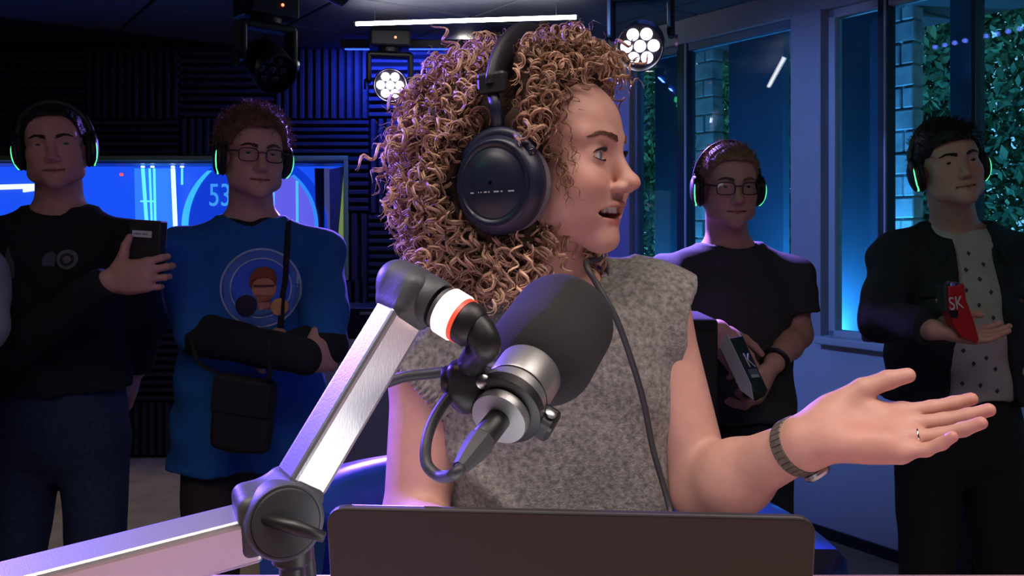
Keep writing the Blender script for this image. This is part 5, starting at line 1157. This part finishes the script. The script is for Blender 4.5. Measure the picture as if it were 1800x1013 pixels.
# ---- C: charcoal tee, glasses
Cm = man('person with glasses in charcoal tee holding a black and white package', (1280, 325), 2.42, 3, -6, 0, 1281, 4, 1.06,
         arms={'R': dict(el=P(1192, 628, 2.38), wr=P(1262, 580, 2.20), f=(.55, -.10, -.80), n=(-.25, .95, -.1), th=(.8, .2, .5), sleeve='short', mcp=(20, 22, 26, 30), pip=(30, 32, 36, 40)),
               'L': dict(el=P(1402, 588, 2.44), wr=P(1360, 640, 2.24), f=(-.45, -.15, -.85), n=(-.85, .35, .3), th=(-.2, -.8, .3), sleeve='short', mcp=(30, 32, 34, 36), pip=(40, 42, 44, 46), thumb=[(.10, .13, .05), (.28, .22, .14), (.45, .22, .22), (.58, .18, .26)])},
         shirt=m_greytee, trousers=mat('jeans_black', (.008, .012, .026), .85, noise=.2, nscale=80), hem=.66, skin=(.58, .32, .27), fold_seed=3, sleeve_r=1.06, browc=mat('brow_blond', (.16, .09, .05), .7), look=(0, -4))
hair_cap(Cm['fr'], Cm['t'], (.36, .21, .12), .008, .072, .0, -.04, n=1300, L=(.010, .022), seed=23, top=.010, sweep=(.5, .3, .5))
headset('green lit headset on the person in the charcoal tee', Cm['fr'])
spectacles('thin black glasses on the person in the charcoal tee', Cm['fr'], mat('spec_black', (.02, .014, .018), .3))
wl = Cm['sl']['L']; axw = unit(wl[2]-wl[1]); pw2 = wl[2]-axw*.012
tag(MB().tube([pw2+basis(axw)[0]*.033*math.cos(a)+basis(axw)[1]*.033*math.sin(a) for a in np.linspace(0, 2*PI, 30, endpoint=False)], .008, 8, closed=True, flat=.5).build('wristband', m_black, smooth=True), 'black wristband on the person in the charcoal tee', 'wristband')
pk = thing('gift_package', 'black and white flat package held before the charcoal tee', 'package', P(1322, 690, 2.12))
pc = P(1318, 642, 2.125); pd = unit(P(1338, 690, 2.10)-P(1295, 600, 2.16)); pn = np.array((.66, -.62, .42)); pn = unit(pn-pd*np.dot(pn, pd)); ps = np.cross(pd, pn); Rp = np.array([ps, pd, pn])
MB().prism([(-.035, -.082), (.035, -.075), (.032, .072), (.0, .084), (-.03, .070)], pc, Rp, -.030).build('carton', mat('carton_black', (.012, .013, .018), .35), pk, bevel=.003)
sdp = -1 if ps[0] > 0 else 1
MB().prism([(-.086, -.0), (.05, -.0), (.086, -.012), (.05, -.033), (-.07, -.033)], pc+ps*sdp*.0352, np.array([pd, pn, ps*sdp]), .003).build('white_side', mat('carton_white', (.46, .47, .52), .5), pk)
text('K', pc+pn*.002-pd*.010-ps*sdp*.004, .055, [-ps*sdp*1.0, -pd, pn], mat('carton_white', (.46, .47, .52), .5), pk, ex=.001)
MB().box(pc+pn*.001+pd*.030, (.034, .008, .002), Rp).build('print_band', mat('carton_shine', (.7, .72, .78), .25, .6), pk); MB().box(pc+pn*.001+pd*.018, (.040, .014, .002), Rp).build('print_band', mat('carton_grey', (.12, .13, .17), .4), pk)
# ---- D: open jacket over white tee
m_jacket = mat('jacket_black', (.012, .015, .024), .8, noise=.3, nscale=70, bump=.4, bscale=400)
m_whtee = mat('white_tee', (.46, .44, .47), .9, noise=.06, nscale=60, bump=.2, bscale=300)
Dm = man('person in dark open jacket and white tee holding a red package', (1666, 290), 2.36, -4, 3, -9, 1684, -2, 1.0, TY=2.46,
         arms={'R': dict(el=P(1548, 560, 2.36), wr=P(1640, 580, 2.16), f=(.97, -.10, -.10), n=(0, -.35, .93), th=(.1, .93, .35), sleeve='short', mcp=(8, 8, 8, 10), pip=(12, 14, 16, 20), thumb=[(.12, .15, .05), (.30, .22, .16), (.48, .22, .20), (.60, .18, .22)]),
               'L': dict(el=P(1845, 545, 2.48), wr=P(1790, 648, 2.36), f=(-.55, .05, -.8), n=(-.3, .9, 0), th=(-.7, -.2, .4), sleeve='short')},
         shirt=m_whtee, trousers=mat('trousers_black', (.007, .007, .010), .85, noise=.2, nscale=60), hem=.655, skin=(.58, .33, .28), fold_seed=4, browc=mat('brow_dk', (.02, .014, .012), .7), iris=(.05, .04, .03), sleeve_r=.80, legs={'R': (.10, .03, .15, .02), 'L': (.12, .03, .15, 0)})
hair_cap(Dm['fr'], Dm['t'], (.016, .011, .010), .013, .058, -.006, -.05, n=1500, L=(.012, .026), seed=24, top=.014, front=.018, sweep=(-.6, .5, .3))
headset('green lit headset on the person in the open jacket', Dm['fr'], band_r=.118)
J = SDF(); q = Dm['q']; Ze = Dm['Ze']; tf = Dm['tf']
J.add(loft([(Ze-.66, 0, -.004, .215, .148), (Ze-.52, 0, 0, .196, .140), (Ze-.38, 0, .003, .196, .136), (Ze-.29, 0, 0, .186, .118), (Ze-.235, 0, 0, .145, .092), (Ze-.19, 0, -.008, .092, .080), (Ze-.175, 0, -.01, .08, .07)]), 0, tf)
for s in LR: J.add(cap(q(s*.07, 0, -.212), q(s*.182, 0, -.262), .055, .072), .05)
for kk in 'RL':
    sh, el, wr = Dm['sl'][kk]; d = unit(wr-el); J.add(cap(sh, el, .073, .062), .03); J.add(cap(el, wr-d*.05, .060, .048), .02); J.add(ccone(wr-d*.075, wr-d*.012, .048, .046), .004)
def opening(p):
    l_ = tf.l(p); z = l_[:, 2]-Ze; x = l_[:, 0]; hw = np.interp(-z, [.17, .25, .40, .66], [.052, .050, .060, .096]); cx = np.interp(-z, [.17, .66], [.0, -.004])
    return np.maximum(np.abs(x-cx)-hw, -(l_[:, 1]-.02))
J.ops.append((4, 0, opening, None, None, None))
_ev = SDF.ev
def ev2(s, p, margin=.07):
    cut = [o for o in s.ops if o[0] == 4]
    if not cut: return _ev(s, p, margin)
    keep = s.ops; s.ops = [o for o in keep if o[0] != 4]; d = _ev(s, p, margin); s.ops = keep
    for o in cut: d = np.maximum(d, -o[2](p))
    return d
SDF.ev = ev2
J.sub(ell(q(0, .01, -.16), (.078, .085, .05)), .006); J.disp(lambda p: -.006*wob(p, 30, 4)-.003*np.sin(p[:, 2]*52+2*np.sin(p[:, 0]*24)))
jk = J.build('jacket', .0065, m_jacket, Dm['t'])
for s in LR:
    cp = MB(); pts = [q(s*.030, -.075, -.155), q(s*.068, -.03, -.165), q(s*.078, .03, -.195), q(s*.070, .10, -.245), q(s*.095, .105, -.285), q(s*.122, .07, -.225), q(s*.108, -.01, -.190), q(s*.06, -.085, -.185)]
    cc_ = np.mean(pts, 0)+tf.d((s*.006, .02, .016)); n_ = len(pts); me_ = npmesh('collar', np.vstack([pts, [cc_]]), np.array([(i, (i+1) % n_, n_) for i in range(n_)]), False); co = meshobj('collar', me_, m_jacket, Dm['t']); md = co.modifiers.new('s', 'SOLIDIFY'); md.thickness = .008; md.offset = 0
    pb = q(s*.115, .2, -.36); pb = trace(J, [pb], -tf.R[1])[0]; MB().box(pb, (.09, .010, .012), tf.R).build('pocket_flap', m_jacket, Dm['t'], bevel=.003)
    bt = trace(J, [q(s*.115, .2, -.375)], -tf.R[1])[0]; MB().lathe(bt-tf.R[1]*.002, tf.R[1], [(.006, 0), (.006, .004), (.003, .005)], 14).build('button', mat('button_brass', (.25, .2, .15), .35, .8), Dm['t'])
Bt = np.array([-tf.R[0], tf.R[2], tf.R[1]])
for i, (dx, dz) in enumerate([(-.012, -.245), (.022, -.275), (-.028, -.29), (.003, -.315), (-.035, -.345), (.03, -.35), (-.005, -.385), (.035, -.42), (-.03, -.43), (-.045, -.51), (-.02, -.545), (.015, -.53), (.04, -.56), (-.05, -.60), (.0, -.605), (.045, -.62)]):
    decal('tee_print', [(-.006, 0), (0, .007), (.006, 0), (0, -.007)], q(-dx, .1, dz), Bt, Dm['C'], m_print('dot', (.06, .06, .08)), Dm['t'], off=.0014, res=.006)
rp_ = thing('red_package', 'red package with white lettering on the open palm', 'package', P(1690, 600, 2.1))
yq = 2.10; cx0 = P(1690, 555, yq)
pl = lambda pts: [((x-1690)/F*yq, -(y-555)/F*yq) for x, y in pts]
Bp = np.array([(1, 0, 0), (0, 0, 1), (0, -1, 0)])
MB().prism(pl([(1667, 504), (1696, 499), (1700, 528), (1712, 560), (1722, 596), (1718, 604), (1690, 594), (1676, 572), (1668, 545)]), cx0, Bp, -.040).build('pouch', mat('package_red', (.42, .02, .022), .35), rp_, bevel=.004, seg=3)
MB().prism(pl([(1659, 500), (1666, 504), (1667, 548), (1662, 546)]), cx0+(0, .004, 0), Bp, -.034).build('side_panel', mat('package_dark', (.04, .05, .05), .4), rp_)
MB().prism(pl([(1667, 546), (1684, 546), (1683, 560), (1671, 558)]), cx0, Bp, .0012).build('dark_patch', mat('package_black', (.01, .01, .012), .4), rp_)
text('SK', P(1680, 534, yq)-(0, .002, 0), .046, [unit((1, 0, .15)), unit((-.15, 0, 1)), (0, -1, 0)], mat('package_white', (.55, .55, .58), .5), rp_, ex=.001, sx=.7)
MB().lathe(P(1681, 501, yq)+(0, .02, -.004), (.12, 0, 1), [(.019, 0), (.019, .008), (.015, .011)], 20).build('lid', mat('lid_chrome', (.7, .75, .9), .15, 1), rp_, auto=40)
# ---- E: grey clothes, cut by the left picture edge
Em = man('person in light grey clothes cut off by the left picture edge', (-185, 290), 2.0, 30, 0, 0, -185, 25, 1.0, shirt=mat('light_grey_sweat', (.30, .30, .36), .9, bump=.3, bscale=400), trousers=mat('grey_trousers', (.17, .18, .22), .9, noise=.15, nscale=60), hem=.66, fold_seed=5, h=.009,
         arms={'L': dict(el=P(-30, 570, 1.98), wr=P(-60, 660, 1.85)), 'R': dict(el=P(-300, 600, 2.0), wr=P(-200, 660, 1.85))}, legs={'R': (.105, .03, .12, 0), 'L': (.12, .03, .13, 0)})
hair_cap(Em['fr'], Em['t'], (.03, .02, .015), .010, n=500, seed=25)
